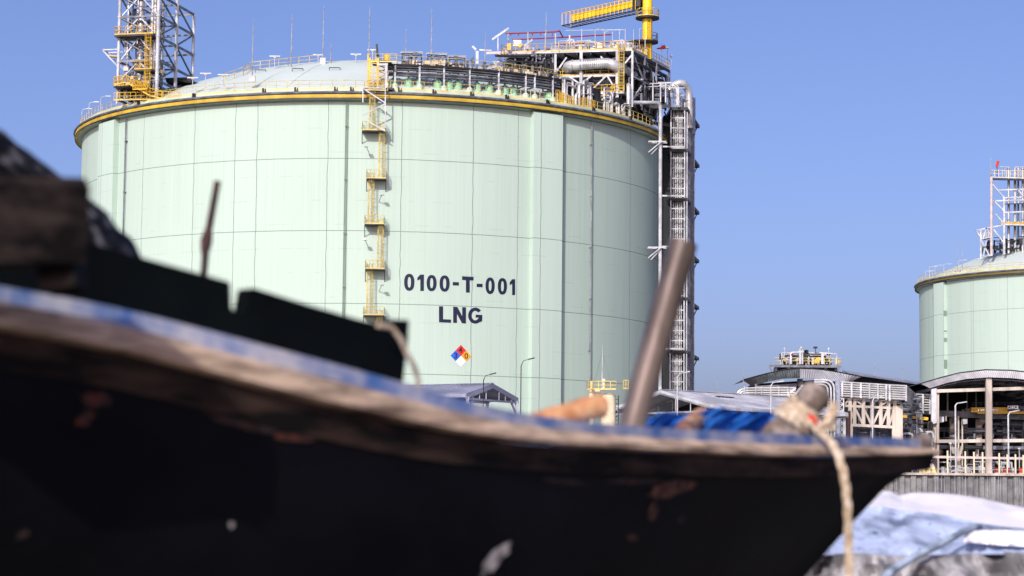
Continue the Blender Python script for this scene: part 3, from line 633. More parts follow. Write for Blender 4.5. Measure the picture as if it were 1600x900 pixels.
for i, (px, lb) in enumerate(NZ):
    yb = 131+max(0, px-640)**2*.00028+(.5 if px < 700 else 0); p = cyl(px, yb, C1, 41.4); p.z = 55.75
    t = thing('roof_nozzle', lb, 'nozzle', p, 'green domed nozzles under the pipe rack'); s_ = 1.0 if px != 858 else 1.35
    MB().lathe(p, [(0, 0), (.58*s_, 0), (.6*s_, .1), (.6*s_, .95), (.5*s_, 1.2), (.28*s_, 1.42), (.16, 1.5), (0, 1.5)], 14).build('body', 'tank_green', t)
    MB().path([p+Vector((0, 0, 1.4)), p+Vector((0, 0, 2.0)), p+Vector((0, -.2, 2.6))], .12, 8).lathe(p+Vector((0, 0, 1.7)), [(.12, 0), (.28, 0), (.28, .14), (.12, .14)], 10).build('neck', 'grey_steel', t)
# instrument shelters over the rack
for i, (px0, px1, yr, yb, lb) in enumerate(((628, 658, 77, 99, 'white-roofed instrument shelter nearest the stair tower'), (668, 696, 79, 101, 'white-roofed instrument shelter at the tall mast'), (702, 726, 83, 103, 'white-roofed instrument shelter in the middle of the rack'))):
    p0, p1 = cyl(px0, yb, C1, 41), cyl(px1, yb, C1, 41); z0 = 58.9; zt = at(px0, yr+6, p0.y).z
    t = thing('instrument_shelter', lb, 'shelter', Vector(((p0.x+p1.x)/2, p0.y, z0)), 'instrument shelters on the pipe rack')
    k = MB()
    for f in (0, .5, 1):
        for dy in (0, 1.4): c = p0.lerp(p1, f); k.bar(Vector((c.x, c.y+dy, z0)), Vector((c.x, c.y+dy, zt)), .12)
    for z in (zt, z0+.6): k.bar(Vector((p0.x, p0.y, z)), Vector((p1.x, p1.y, z)), .12); k.bar(Vector((p0.x, p0.y+1.4, z)), Vector((p1.x, p1.y+1.4, z)), .12)
    k.build('frame', 'dark_steel', t)
    k = MB().poly([Vector((p0.x-.2, p0.y-.3, zt)), Vector((p1.x+.2, p1.y-.3, zt)), Vector((p1.x+.2, p1.y+1.6, zt+.6)), Vector((p0.x-.2, p0.y+1.6, zt+.6))], (0, 0, .06)); k.build('roof', 'white_steel', t)
    each(boxes(Vector((p0.x, p0.y+.2, z0)), Vector((1, 0, 0)), Vector((0, 1, 0)), (abs(p1.x-p0.x)-.4, .9, .3), 6, 40+i, .3, .7), 8, 'cabinet', 'cream', t)

# ============================================================ BIG PROCESS PLATFORM
fl = lambda p: Vector((p.x, p.y, 0))
Pc, Pl, Pr = fl(at(988, 76, 326)), fl(at(783, 81, 330)), fl(at(1046, 104, 340.5)); Pb = Pl+(Pr-Pc)
pu = (Pl-Pc); PW = pu.length; pu.normalize(); pv = (Pr-Pc); PD = pv.length; pv.normalize()
def PP(a, c, z): return Pc+pu*a+pv*c+Vector((0, 0, z))
ZD = at(988, 76, 326).z
pp = thing('process_platform', 'two-storey steel platform crowded with pipes on the tank roof', 'platform', PP(PW/2, PD/2, 56))
k = MB().poly([PP(0, 0, ZD), PP(PW, 0, ZD), PP(PW, PD, ZD), PP(0, PD, ZD)], (0, 0, -.3))
k.build('top_deck', 'white_steel', pp)
k = MB()
for f in range(0, 20, 2): k.bar(PP(PW*f/19, .1, ZD-.5), PP(PW*f/19, PD-.1, ZD-.5), .18, .4)
k.build('deck_beam', 'dark_steel', pp)
k = MB().poly([PP(2.2, .2, 61.9), PP(11.6, .2, 61.9), PP(11.6, PD, 61.9), PP(2.2, PD, 61.9)], (0, 0, -.3)); k.build('middle_deck', 'white_steel', pp)
k = MB().poly([PP(1.0, -.4, 59.2), PP(6.0, -.4, 59.2), PP(6.0, 4, 59.2), PP(1.0, 4, 59.2)], (0, 0, -.25)); k.build('lower_deck', 'white_steel', pp)
for a, c, z0, r in ((2.2, 0, 56, .3), (7.5, 0, 56, .28), (11.4, .3, 57, .22), (14.7, 0, 57.5, .25), (18.6, .5, 57.5, .2), (0, 0, 57, .2), (0, 5, 57, .2), (0, 10, 57, .2), (0, PD, 57, .2), (7.5, 7, 57, .25), (14.7, 7, 57, .25), (2.2, 7, 57, .25), (PW, 7, 58, .2), (3, PD, 57, .2), (11, PD, 57, .2)):
    MB().bar(PP(a, c, z0), PP(a, c, ZD-.3), r*1.5).build('column', 'white_steel' if c < 1 else 'grey_steel', pp)
k = MB()
for (a, z), (a2, z2) in (((2.2, 62.0), (4.6, 64.5)), ((2.2, 62), (0, 64.6)), ((7.5, 60.5), (5.8, 61.8)), ((7.5, 60.5), (9.4, 61.8)), ((3.6, 61.6), (2.2, 59.3)), ((3.8, 61.6), (6.2, 59.3)), ((2.4, 59.2), (6.2, 57)), ((11.4, 62), (9.6, 64.5)), ((14.7, 62.2), (12.8, 64.5)), ((14.7, 62.2), (16.6, 64.5)), ((11.6, 57), (13.6, 60.2)), ((13.6, 60.2), (16, 57.2))):
    k.bar(PP(a, -.05, z), PP(a2, -.05, z2), .22)
for a in (0,):
    for c0, c1 in ((0, 5), (5, 10), (10, PD)): k.bar(PP(a, c0, 58), PP(a, c1, 61.5), .18); k.bar(PP(a, c1, 61.5), PP(a, c0, ZD-.4), .18); k.bar(PP(a, c0, 61.5), PP(a, c1, 61.5), .2)
k.build('brace', 'white_steel', pp)
k = MB().pipe([PP(1.6, 5, 62.5), PP(2.0, -.6, 62.9), PP(3.2, -.9, 63.35), PP(9.2, -.6, 63.2), PP(9.9, 1.0, 62.9), PP(9.7, 5, 62.5)], .74, 1.6, 18)
dct = k.build('silver_duct', 'insulation', pp)
k = MB()
for i in range(14): p = PP(3.1+i*.28, -.87, 63.34); k.path([p, p+pu*.06], .79, 18)
for a in (7.2, 8.4): p = PP(a, -.7, 63.25); k.path([p, p+pu*.1], .84, 18)
k.build('duct_band', 'galvanised', dct)
for a, c, d_ in ((8.6, 5, 5.4), (4.2, 6, 3.6), (12.6, 5.5, 3.4)): MB().box(PP(a, c, 58.2), (d_, 2.4, 4.6), math.atan2(pu.y, pu.x)).build('deck_shade_box', 'black_steel', pp)  # black boxes added to paint the shade beneath the decks
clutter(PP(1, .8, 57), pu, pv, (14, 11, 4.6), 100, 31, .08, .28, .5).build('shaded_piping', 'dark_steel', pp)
clutter(PP(1, .4, 57), pu, pv, (16, 3, 4.8), 38, 32, .06, .2, .45).build('process_piping', 'galvanised', pp)
clutter(PP(0, .4, 62.2), pu, pv, (17, 8, 2.3), 50, 33, .08, .22, .3).build('process_piping', 'grey_steel', pp)
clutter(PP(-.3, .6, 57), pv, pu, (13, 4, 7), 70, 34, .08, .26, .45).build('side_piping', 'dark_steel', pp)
clutter(PP(-.5, .3, 57), pv, pu, (13, 1.5, 7), 26, 134, .06, .18, .4).build('side_piping', 'galvanised', pp)
MB().box(PP(2.6, 7.5, 60.4), (10.5, 2.2, 7.4), math.atan2(pv.y, pv.x)).build('deck_shade_box', 'black_steel', pp)  # black box added for the dark shade in the platform's right side
clutter(at(776, 113, 322), Vector((1, 0, 0)), Vector((0, 1, 0)), (8, 5, 3.2), 60, 135, .06, .16, .5).build('ramp_piping', 'grey_steel', pp)
clutter(at(776, 113, 322), Vector((1, 0, 0)), Vector((0, 1, 0)), (8, 5, 2.6), 36, 136, .06, .2, .5).build('ramp_piping', 'black_steel', pp)
clutter(PP(2, -.3, 57), pu, pv, (10, 1.5, 4.5), 30, 137, .05, .16, .5).build('front_piping', 'dark_steel', pp)
each(boxes(PP(1.5, 1.5, 56.4), pu, pv, (12, 10, 4.5), 34, 35, .8, 2.2), 8, 'machinery', 'black_steel', pp)
each(boxes(PP(1.5, 3, 62), pu, pv, (14, 9, 1.6), 20, 36, .6, 1.4), 8, 'machinery', 'black_steel', pp)
clutter(PP(.3, .3, ZD), pu, pv, (18, 12, 1.9), 95, 37, .05, .15, .7).build('deck_piping', 'white_steel', pp)
each(boxes(PP(.3, .5, ZD), pu, pv, (18, 11, .5), 34, 38, .3, .9), 8, 'deck_cabinet', 'cream', pp)
each(boxes(PP(.3, .5, ZD), pu, pv, (18, 11, .4), 16, 39, .3, .8), 8, 'deck_machine', 'dark_steel', pp)
k = MB(); railing(k, [PP(0, PD, ZD), PP(0, 0, ZD), PP(PW, 0, ZD), PP(PW, PD, ZD)], 1.15, 1.1, .045); railing(k, [PP(2.4, .2, 61.9), PP(11.4, .2, 61.9)], 1.1, 1.1, .045); railing(k, [PP(1, -.4, 59.2), PP(6, -.4, 59.2)], 1.1, .9, .045); k.build('deck_rail', 'yellow_paint', pp)
k = MB(); ladder(k, PP(1.4, -.5, 59.2), PP(1.4, -.5, 66), pu, .35, .06, .45, -pv); k.build('ladder', 'pale_yellow', pp)
def stair(a0, z0, a1, z1, c=-1.0, name='stair', wd=.9, par=None, hr=1.1):
    k = MB(); P0, P1 = PP(a0, c, z0), PP(a1, c, z1); nst = max(3, int(abs(z1-z0)/.28))
    for s_ in (0, wd): k.bar(P0+pv*s_, P1+pv*s_, .08, .3)
    for i in range(nst): k.box(P0.lerp(P1, (i+.5)/nst)+pv*wd/2, (.32, wd, .06), math.atan2(pu.y, pu.x))
    ob = k.build(name, 'white_steel', pp)
    k = MB(); railing(k, [P0, P1], hr, .55, .05, toe=False); railing(k, [P0+pv*wd, P1+pv*wd], hr, .55, .05, toe=False); k.build('stair_rail', 'yellow_paint', ob)
stair(5.8, 56.0, 2.2, 59.2); stair(4.4, 55.3, 7.6, 57.3, -1.9); stair(9.2, 55.5, 11.2, 57.6, -1.2); stair(15.4, 62.0, 18.6, 64.8, -1.0); stair(12.8, 62.2, 15.4, 64.8, .4)
k = MB()
for a in (3.2, 3.9): k.path([PP(a, -1.4, 55.2), PP(a+.1, -1.3, 57.6), PP(a-.2, -.6, 59)], [.36, .34, .3], 12)
k.build('flexible_sleeve', 'insulation', pp)
k = MB().pipe([PP(1.2, 3, 60), PP(.6, .2, 60.3), PP(.3, -.6, 60.0), PP(.3, -.6, 57.3)], .32, .9, 12); k.build('bent_pipe', 'insulation', pp)
clutter(PP(7.5, -.6, 55.3), pu, pv, (4.5, 2, 3.2), 22, 51, .12, .26, .8).build('valve_group', 'insulation', pp)
k = MB(); rr = random.Random(9)
for i in range(14): c = PP(rr.uniform(6, 10.5), rr.uniform(-1.4, .3), 55.3); k.box(c+Vector((0, 0, rr.uniform(.3, 1.8))), (.15, .4, rr.uniform(.6, 1.6)))
railing(k, [PP(5.6, -1.6, 55.2), PP(11.4, -1.7, 55.1)], 1.1, .5, .06); railing(k, [PP(6.6, -1.2, 56.4), PP(9.8, -1.3, 56.4)], 1.1, .45, .06); k.build('step_over', 'yellow_paint', pp)
for px, py, s_ in ((857, 104, 1.2), (842, 102, 1.2), (812, 95, 1.0), (792, 93, .9), (780, 91, .9), (828, 99, 1.2)):
    k = MB().box(at(px, py, 326), (s_, .12, .75), .15); k.build('solar_panel', 'panel_blue', pp)
k = MB().box(at(808, 68, 331), (1.2, .8, .9)); k.build('white_cabinet', 'sign_white', pp)
k = MB().bar(at(795.5, 79, 329), at(795.5, 68, 329), .55).bar(at(811, 74, 329), at(815, 68.5, 329), .4); k.build('yellow_locker', 'yellow_paint', pp)
k = MB().bar(at(769, 62, 328), at(795, 44, 328), .28).bar(at(769, 62, 328.6), at(795, 44, 328.6), .1).bar(at(778, 80, 328), at(778, 55, 328), .14)
k.bar(at(819, 72, 327), at(832, 62, 327), .26).bar(at(819, 84, 327), at(819, 72, 327), .1); k.build('tilting_lamp_boom', 'white_steel', pp)
k = MB().bar(at(738, 72.5, 322), at(744, 78, 322), .3).bar(at(745.5, 80, 322), at(745.5, 100, 322), .4).bar(at(749, 78, 322), at(768, 79, 322), .2); k.build('left_boom', 'white_steel', pp)
k = MB(); px_ = at(783, 80, 329.5); k.poly([px_, at(822, 81.5, 329), at(822, 81.5, 333), at(760, 81, 334), at(760, 81, 330)], (0, 0, -.35)); k.build('side_deck', 'pink_primer', pp)
k = MB().bar(at(790, 79, 328.2), at(815, 100, 327), .3).bar(at(777, 82, 328), at(803, 101, 327), .2).bar(at(770, 96, 328), at(782, 110, 328), .2).bar(at(790, 96, 328), at(812, 112, 328), .2)
for px in (776, 787, 800, 812, 826, 840): k.bar(at(px, 98+(px-776)*.15, 326), at(px, 114+(px-776)*.1, 326), .18)
k.bar(at(770, 96, 326), at(838, 103, 326), .2).bar(at(776, 106, 326), at(845, 113, 326), .15)
k.build('stringer', 'galvanised', pp)
rr = random.Random(88)
for px in range(866, 1000, 9):
    p = cyl(px, 150, C1, 41.8+rr.uniform(-.4, .4)); a = angle_of(p); h = rr.uniform(2.2, 3.4)
    MB().box((p.x, p.y, 55.2+h/2), (rr.uniform(1.0, 1.9), 1.0, h), rad(a)).build('rim_shade_box', rr.choice(['black_steel', 'dark_steel', 'black_steel']), pp)  # dark boxes added along the rim for the shade under the platform
k = MB()
for i in range(46):
    px = rr.uniform(866, 985); p = cyl(px, 150, C1, 42.7+rr.uniform(-.3, .4)); h = rr.uniform(1.2, 4.2); a = rad(angle_of(p)); tg = Vector((math.cos(a), math.sin(a), 0))
    k.pipe([Vector((p.x, p.y, 55.1)), Vector((p.x, p.y, 55.1+h)), Vector((p.x, p.y, 55.1+h))+tg*rr.uniform(-1.8, 1.8)], rr.uniform(.08, .22), n=7)
k.build('rim_piping', 'insulation', pp)
for px in (873, 880, 884, 893, 908, 914, 926):
    p = cyl(px, 152, C1, 43.2); a = rad(angle_of(p)); tg = Vector((math.cos(a), math.sin(a), 0)); q0 = Vector((p.x, p.y, 55.1+rr.uniform(0, .5)))
    k = MB(); railing(k, [q0-tg*.5, q0+tg*.5], rr.uniform(.9, 1.6), .35, .05); k.build('step_over', 'yellow_paint', pp)
# red sprinkler pipes
rp = thing('red_pipework', 'red fire water pipes on white posts above the platform deck', 'pipework', at(796, 80, 330))
k = MB().pipe([at(790, 52.5, 330), at(868, 49.8, 330), at(874, 48, 330), at(879, 57, 333)], .11, .2).pipe([at(800, 62, 332), at(868, 59, 332), at(955, 54, 334)], .1).pipe([at(868, 70, 331), at(908, 68, 331), at(962, 66, 331)], .07)
for px in (798, 810, 832, 845, 863): k.tube(at(px, 52, 330), at(px, 56, 330), .07, 5)
k.build('pipe', 'red_paint', rp)
k = MB()
for px, y0, y1, Y in ((794, 80, 52, 330), (825, 78, 50, 330), (868, 79, 52, 330), (890, 78, 55, 331)): k.tube(at(px, y0, Y), at(px, y1, Y), .12, 6)
k.build('post', 'white_steel', rp)
k = MB()
for px, y0, y1, dx in ((852, 79, 52, 0), (909, 66, 46, 0), (930, 76, 46, 6), (945, 78, 50, 5), (957, 78, 50, 0), (968, 76, 46, 0), (977, 76, 46, 0), (990, 76, 47, 0), (999, 82, 45, 3), (1008, 82, 60, 0), (944, 70, 46, -6)):
    k = MB().pipe([at(px, y0, 330), at(px, y1, 330), at(px+dx+.5, y1-.5, 330)], .05, .3); k.build('vent_post', 'white_steel', pp)
k = MB().bar(at(884, 47.5, 331), at(977, 46.5, 331), .08); k.build('top_pipe', 'white_steel', pp)
k = MB().lathe(at(1002, 77, 333), [(0, 0), (.5, 0), (.55, .9), (.4, 1.5), (0, 1.6)], 12); k.build('red_valve', 'red_paint', pp)
# crane
cp, tip = fl(at(1011.5, 50, 333)), fl(at(885, 40, 345.6)); cz = at(985, 8, 335.7).z
cr = thing('jib_crane', 'bright yellow jib crane on a round pedestal above the platform', 'crane', Vector((cp.x, cp.y, ZD)))
MB().path([Vector((cp.x, cp.y, ZD-.2)), Vector((cp.x, cp.y, 75.5))], .72, 20).lathe(Vector((cp.x, cp.y, 72.6)), [(.72, 0), (.8, 0), (.8, .2), (.72, .2)], 20).build('pedestal', 'crane_yellow', cr)
ju = (tip-cp).normalized(); jv = Vector((-ju.y, ju.x, 0)); J = lambda s_, c, z: cp+ju*s_+jv*c+Vector((0, 0, z))
JL = (tip-cp).length
MB().bar(J(1.6, -.3, cz+.15), J(JL-1.2, -.3, cz-.1), .55, .95).build('jib_girder', 'crane_yellow', cr)
k = MB()
for i in range(14): c = J(2+i*1.08, -.3, cz+.02); k.bar(c-jv*.3-Vector((0, 0, .48)), c-jv*.3+Vector((0, 0, .48)), .05)
nb = 20
for i in range(nb):
    s_ = .9+(JL-.7)*i/(nb-1)
    for c in (.75, -1.15): k.bar(J(s_, c, cz-1.15), J(s_, c, cz+.75), .09)
    k.bar(J(s_, .75, cz+.75), J(s_, -1.15, cz+.75), .06)
for c in (.75, -1.15):
    k.bar(J(.9, c, cz+.75), J(JL+.2, c, cz+.75), .08)
k.build('jib_cage', 'yellow_paint', cr)
k = MB()
for c in (.75, -1.15): k.bar(J(.9, c, cz-1.2), J(JL+.2, c, cz-1.2), .14, .16)
for i in range(nb): s_ = .9+(JL-.7)*i/(nb-1); k.bar(J(s_, .75, cz-1.2), J(s_, -1.15, cz-1.2), .08)
k.build('jib_walkway', 'dark_steel', cr)
k = MB().box(J(1.9, 0, cz+.3), (1.4, 1.0, 2.6), math.atan2(ju.y, ju.x)); k.box(J(1.0, .9, cz-.2), (.6, .6, 1.2)); k.build('winch_housing', 'dark_steel', cr)
for z, r in ((71.5, 1.75), (67.9, 1.6)):
    k = MB().lathe(Vector((cp.x, cp.y, z)), [(.72, -.15), (r, -.15), (r, .12), (.72, .12)], 20); rg = k.build('service_ring', 'black_steel', cr)
    k = MB(); railing(k, [Vector((cp.x+r*.95*math.cos(t*math.pi/6), cp.y+r*.95*math.sin(t*math.pi/6), z+.1)) for t in ((range(13)) if z > 70 else range(-2, 4))], 1.15, .9, .045); k.build('ring_rail', 'pale_yellow' if z > 70 else 'grey_steel', rg)
k = MB().lathe(Vector((cp.x-1.1, cp.y-.6, 67.6)), [(0, 0), (1.7, 0), (1.7, .25), (0, .25)], 18); k.build('lower_disc', 'black_steel', cr)
k = MB(); ladder(k, Vector((cp.x+.2, cp.y-.95, ZD)), Vector((cp.x+.2, cp.y-.95, 71.4)), (1, 0, 0), .25, .05, .4); k.build('pedestal_ladder', 'yellow_paint', cr)
# windsock
wp = at(1034, 92, 338); t = thing('windsock', 'orange windsock on a thin pole beside the crane pedestal', 'windsock', wp)
top = at(1036, 72, 338); MB().tube(wp, Vector((wp.x, wp.y, top.z+.3)), .05, 6).build('pole', 'galvanised', t)
MB().path([at(1039.5, 73, 338), at(1036, 74, 338), at(1031, 75.5, 338), at(1026, 76, 338)], [.32, .27, .15, .08], 10).build('sock', 'orange_cloth', t)
for px, y0, y1, lb in ((1043, 100, 76, 'small lamp post on the far edge of the platform, nearest the windsock'), (1049, 108, 89, 'outermost small lamp post on the far corner of the platform')):
    b0 = at(px, y0, 340); t = thing('deck_lamp', lb, 'lamp', b0, 'small lamps on the far platform edge'); tp = at(px, y1, 340)
    MB().tube(b0, tp, .05, 5).build('pole', 'galvanised', t); MB().lathe(tp, [(0, 0), (.26, .05), (.2, .3), (0, .35)], 8).build('lamp_head', 'white_steel', t)

# ============================================================ RISER TOWER on the right of the tank
def at4(px, py, Y): return at(px, py, Y-9)
rt = thing('riser_tower', 'tall white and grey pipe riser with ladder frame against the tank', 'riser tower', at4(1058, 700, 345)*1)
rt.location.z = GZ; rt['org'] = list(rt.location)
def Q(px, Y, z): p = at4(px, 400, Y); return Vector((p.x, Y-9, z))
def zy(py, px, Y): return at4(px, py, Y).z
xo = lambda z: 0
MB().pipe([at4(984, 160, 335), Vector((at4(1032, 160, 338).x, 329, zy(160.5, 1032, 338))), Q(1032.4, 338, 6)], .26, .9, 12).build('main_riser', 'white_steel', rt)
k = MB()
for py in (222, 387):
    p = Vector((Q(1032.4, 338, 0).x, 329, zy(py, 1032, 338)))
    k.bar(p+Vector((-1.9, -.6, 0)), p+Vector((.7, -.6, 0)), .14).bar(p+Vector((-1.9, .7, 0)), p+Vector((.9, .7, 0)), .14).bar(p+Vector((-.1, -.6, -.1)), p+Vector((-1.9, -.6, -1.6)), .13).bar(p+Vector((.1, .7, -.1)), p+Vector((-1.4, .7, -1.7)), .13).bar(p+Vector((-.5, -.6, 0)), p+Vector((-.5, .7, 0)), .12)
k.build('riser_bracket', 'white_steel', rt)
ZT = zy(128, 1065, 345)
k = MB()
for px, r, top in ((1047.8, .12, 130), (1069.2, .12, 160), (1073.2, .1, 175)): k.path([Q(px, 344, GZ), Q(px, 344, zy(top, px, 344))], r, 6)
z = 12.0
while z < zy(135, 1060, 344): k.bar(Q(1047.8, 344, z), Q(1069.2, 344, z), .14, .14); z += 1.5
k.build('ladder_frame', 'white_steel', rt)
k = MB()
for px, r, Y in ((1052, .12, 345), (1055.5, .1, 345.2), (1058.5, .12, 345), (1062, .14, 345.3), (1065, .09, 345.1)): k.path([Q(px, Y, GZ), Q(px, Y, zy(132+(px-1052), px, Y))], r, 8)
k.build('small_riser', 'insulation', rt)
M('shaft_metal', (150, 158, 178), .6, .1, scale=1.2, rgb2=(124, 132, 150)); M('shaft_shade', (26, 34, 36), .8, scale=1)
x0, x1, x2 = Q(1036.5, 347, 0).x, Q(1069, 347, 0).x, Q(1084, 351, 0).x
k = MB()
zt = zy(150, 1080, 347)
k.poly([Vector((x1, 337.6, GZ)), Vector((x2, 340.5, GZ)), Vector((x2, 343, GZ)), Vector((x1, 343, GZ))], (0, 0, zt-GZ)); k.build('shaft', 'shaft_metal', rt)
k = MB()
for i in range(9): c = Vector((x1, 337.6, 0)).lerp(Vector((x2, 340.5, 0)), (i+.5)/9); k.bar(c+Vector((.02, -.05, GZ)), c+Vector((.02, -.05, zt)), .07, .1)
z = GZ+1
while z < zt: k.bar(Vector((x1, 337.55, z)), Vector((x2+.02, 340.45, z)), .04, .06); z += 2.6
k.build('shaft_rib', 'grey_steel', rt)
k = MB().box(((x0+x1)/2, 340.5, (GZ+58)/2), (x1-x0, 3.5, 58-GZ)); k.build('shaft_back', 'shaft_shade', rt)  # near-black colour paints the shaft's shadow side
for i, z in enumerate((58.6, 52.4, 45.1, 37.6, 30.4, 22.6, 15.0)):
    a, c = Q(1047, 343.8, z), Q(1070, 343.8, z); e = Vector((at4(1093, 300, 360).x, 351, z)); f = e+Vector((-1.2, .8, 0))
    k = MB().poly([a, c, c+Vector((.35, 0, 0)), e, f, a+Vector((-.2, 6, 0))], (0, 0, -.45)); fl = k.build('landing', 'dark_steel', rt)
    k = MB()
    for j in range(5):
        p = c.lerp(e, (j+.8)/5.2)+Vector((-.2, 0, -.45)); k.bar(p, p+Vector((-.5, 0, -1.1)), .15)
    k.build('landing_bracket', 'black_steel', fl)
    if i: MB().bar(Q(1033, 343, z+.15), Q(1069, 343, z+.15), .18, .22).build('edge_beam', 'white_steel', fl)
k = MB().pipe([at4(1046, 141, 346), at4(1054, 132, 346), at4(1066, 129, 346), at4(1076, 140, 347), at4(1077, 165, 347), at4(1077, 200, 347.5)], .55, 1.8, 14); k.build('top_bend', 'insulation', rt)
k = MB().path([at4(1083, 153, 349), at4(1083, 210, 349)], .35, 12); k.build('rear_pipe', 'shaft_metal', rt)
k = MB()
for i, (px, py) in enumerate(((1028, 129), (1030, 132), (1033, 134))): k.pipe([at4(px, py+i, 343), at4(1054+i*3.2-3, py+i*2, 343), at4(1060.5-i*1.5, py+6+i*2, 343), at4(1060.5-i*1.5, 165, 343)], .1, .9)
for px in (1006, 1020, 1032, 1040): k.bar(at4(px, 160, 341), at4(px, 131 if px > 1010 else 124, 341), .18)
k.bar(at4(1010, 131, 341), at4(1048, 129.5, 341), .14).bar(at4(1006, 136, 341), at4(1040, 134, 341), .12).bar(at4(1051, 149, 343.5), at4(1068, 149, 343.5), .14)
k.build('rack_frame', 'white_steel', rt)
clutter(at4(988, 168, 341), Vector((1, .1, 0)), Vector((0, 1, 0)), (5, 3, 3.2), 40, 61, .06, .2, .4).build('small_piping', 'grey_steel', rt)
each(boxes(at4(992, 160, 344), Vector((1, .1, 0)), Vector((0, 1, 0)), (4, 2, 2.2), 12, 62, .5, 1.2), 8, 'machinery', 'black_steel', rt)
k = MB().poly([at4(985, 165, 341), at4(1047, 163, 341), at4(1047, 163, 347), at4(985, 165, 347)], (0, 0, -.5)); k.build('head_deck', 'dark_steel', rt)
k = MB()
for dz in (0, .6, 1.2): k.bar(at4(1030, 188+dz*9, 352), at4(1048, 192+dz*9, 350), .08)
for i in range(5): k.bar(at4(1008+i*10, 175, 345), at4(1018+i*10, 196, 348), .16)
k.bar(at4(1005, 190, 346), at4(1048, 196, 346), .3, .5); k.build('link_bridge', 'dark_steel', rt)

# ============================================================ TOWER on the far tank
Yt = 533
def W(px, py, dY=0): return at(px, py, Yt+dY)
ft = thing('roof_tower', 'pale pipe tower with railed top deck on the far tank dome', 'tower', W(1575, 395))
for px, y0, mt, r in ((1549, 400, 'pink_primer', .33), (1569, 397, 'white_steel', .3)):
    MB().path([W(px, y0), W(px, 278 if px == 1549 else 308)], r, 10).build('column', mt, ft)
MB().path([W(1532.5, 405), W(1532.5, 360)], .2, 8).build('column', 'white_steel', ft)
for px, r, dY in ((1576, .3, 3), (1586, .32, 4), (1591, .24, 6), (1598, .3, 3), (1608, .3, 3), (1620, .3, 4), (1635, .3, 3)):
    MB().path([W(px, 396, dY), W(px, 262, dY)], r, 10).build('riser_pipe', 'insulation', ft)
k = MB()
for (a, b_), (c, d) in (((1551, 288), (1569, 309)), ((1552, 313), (1569, 330)), ((1555, 334), (1569, 350)), ((1552, 358), (1569, 380)), ((1525, 360), (1535, 375)), ((1541, 356), (1551, 372)), ((1525, 360), (1569, 351)), ((1535, 375), (1541, 356)), ((1553, 314), (1640, 311)), ((1569, 332), (1640, 329)), ((1560, 297), (1640, 294)), ((1569, 351), (1650, 353)), ((1533, 375), (1546, 400)), ((1541, 376), (1536, 400)), ((1590, 296), (1615, 325)), ((1570, 309), (1640, 306))):
    k.bar(W(a, b_), W(c, d), .28)
k.build('brace', 'white_steel', ft)
dk = MB().poly([W(1547, 278), W(1660, 281), W(1660, 281, 14), W(1547, 278, 14)], (0, 0, -.5)).build('deck', 'dark_steel', ft)
for q_, h_ in (([(1541, 357, 0), (1565, 350, 0), (1565, 350, 8), (1541, 357, 8)], .3), ([(1565, 351, 0), (1660, 354, 0), (1660, 354, 8), (1565, 351, 8)], .3), ([(1534, 374, 0), (1549, 371, 0), (1549, 371, 5), (1534, 374, 5)], .3), ([(1570, 318, 0), (1650, 316, 0), (1650, 316, 6), (1570, 318, 6)], .25)):
    MB().poly([W(*p) for p in q_], (0, 0, -h_)).build('lower_deck', 'dark_steel', ft)
k = MB(); railing(k, [W(1548, 277), W(1640, 280)], 1.7, .9, .08); railing(k, [W(1548, 277, 13), W(1548, 277), ], 1.7, 1.4, .08); railing(k, [W(1534, 373.5), W(1548, 371)], 1.2, .6, .07); k.build('deck_rail', 'cream', dk)
k = MB(); railing(k, [W(1565, 350), W(1640, 352)], .5, 2, .09); k.build('deck_rail', 'yellow_paint', dk)
k = clutter(W(1545, 392, 2), Vector((1, 0, 0)), Vector((0, 1, 0)), (12, 8, 3.5), 34, 71, .08, .25, .5); k.build('small_piping', 'dark_steel', ft)
each(boxes(W(1558, 390, 2), Vector((1, 0, 0)), Vector((0, 1, 0)), (10, 6, 1.5), 10, 72, .6, 1.4), 8, 'machinery', 'dark_steel', ft)
b0 = W(1558, 277, 1); t = thing('windsock', 'red windsock on the top deck of the far tank tower', 'windsock', b0)
MB().tube(b0, W(1558, 256, 1), .09, 6).build('pole', 'dark_steel', t); MB().path([W(1559.5, 251.5, 1), W(1558.5, 256, 1), W(1557, 261, 1)], [.32, .34, .26], 10).build('sock', 'orange_cloth', t)
b0 = W(1548.5, 277, 1); t = thing('antenna', 'thin whip antenna on the top deck of the far tank tower', 'antenna', b0)
MB().path([b0, W(1548.2, 240, 1)], [.12, .03], 6).build('pole', 'galvanised', t)
for px, lb in ((1570, 'T-shaped lamp beside the red windsock on the far tower'), (1594, 'T-shaped lamp on the far tower at the picture edge')):
    roof_lamp(px, 277, 261, W(px, 277, 2), lb, 'T', 'lamps on the far tower', 1.5)

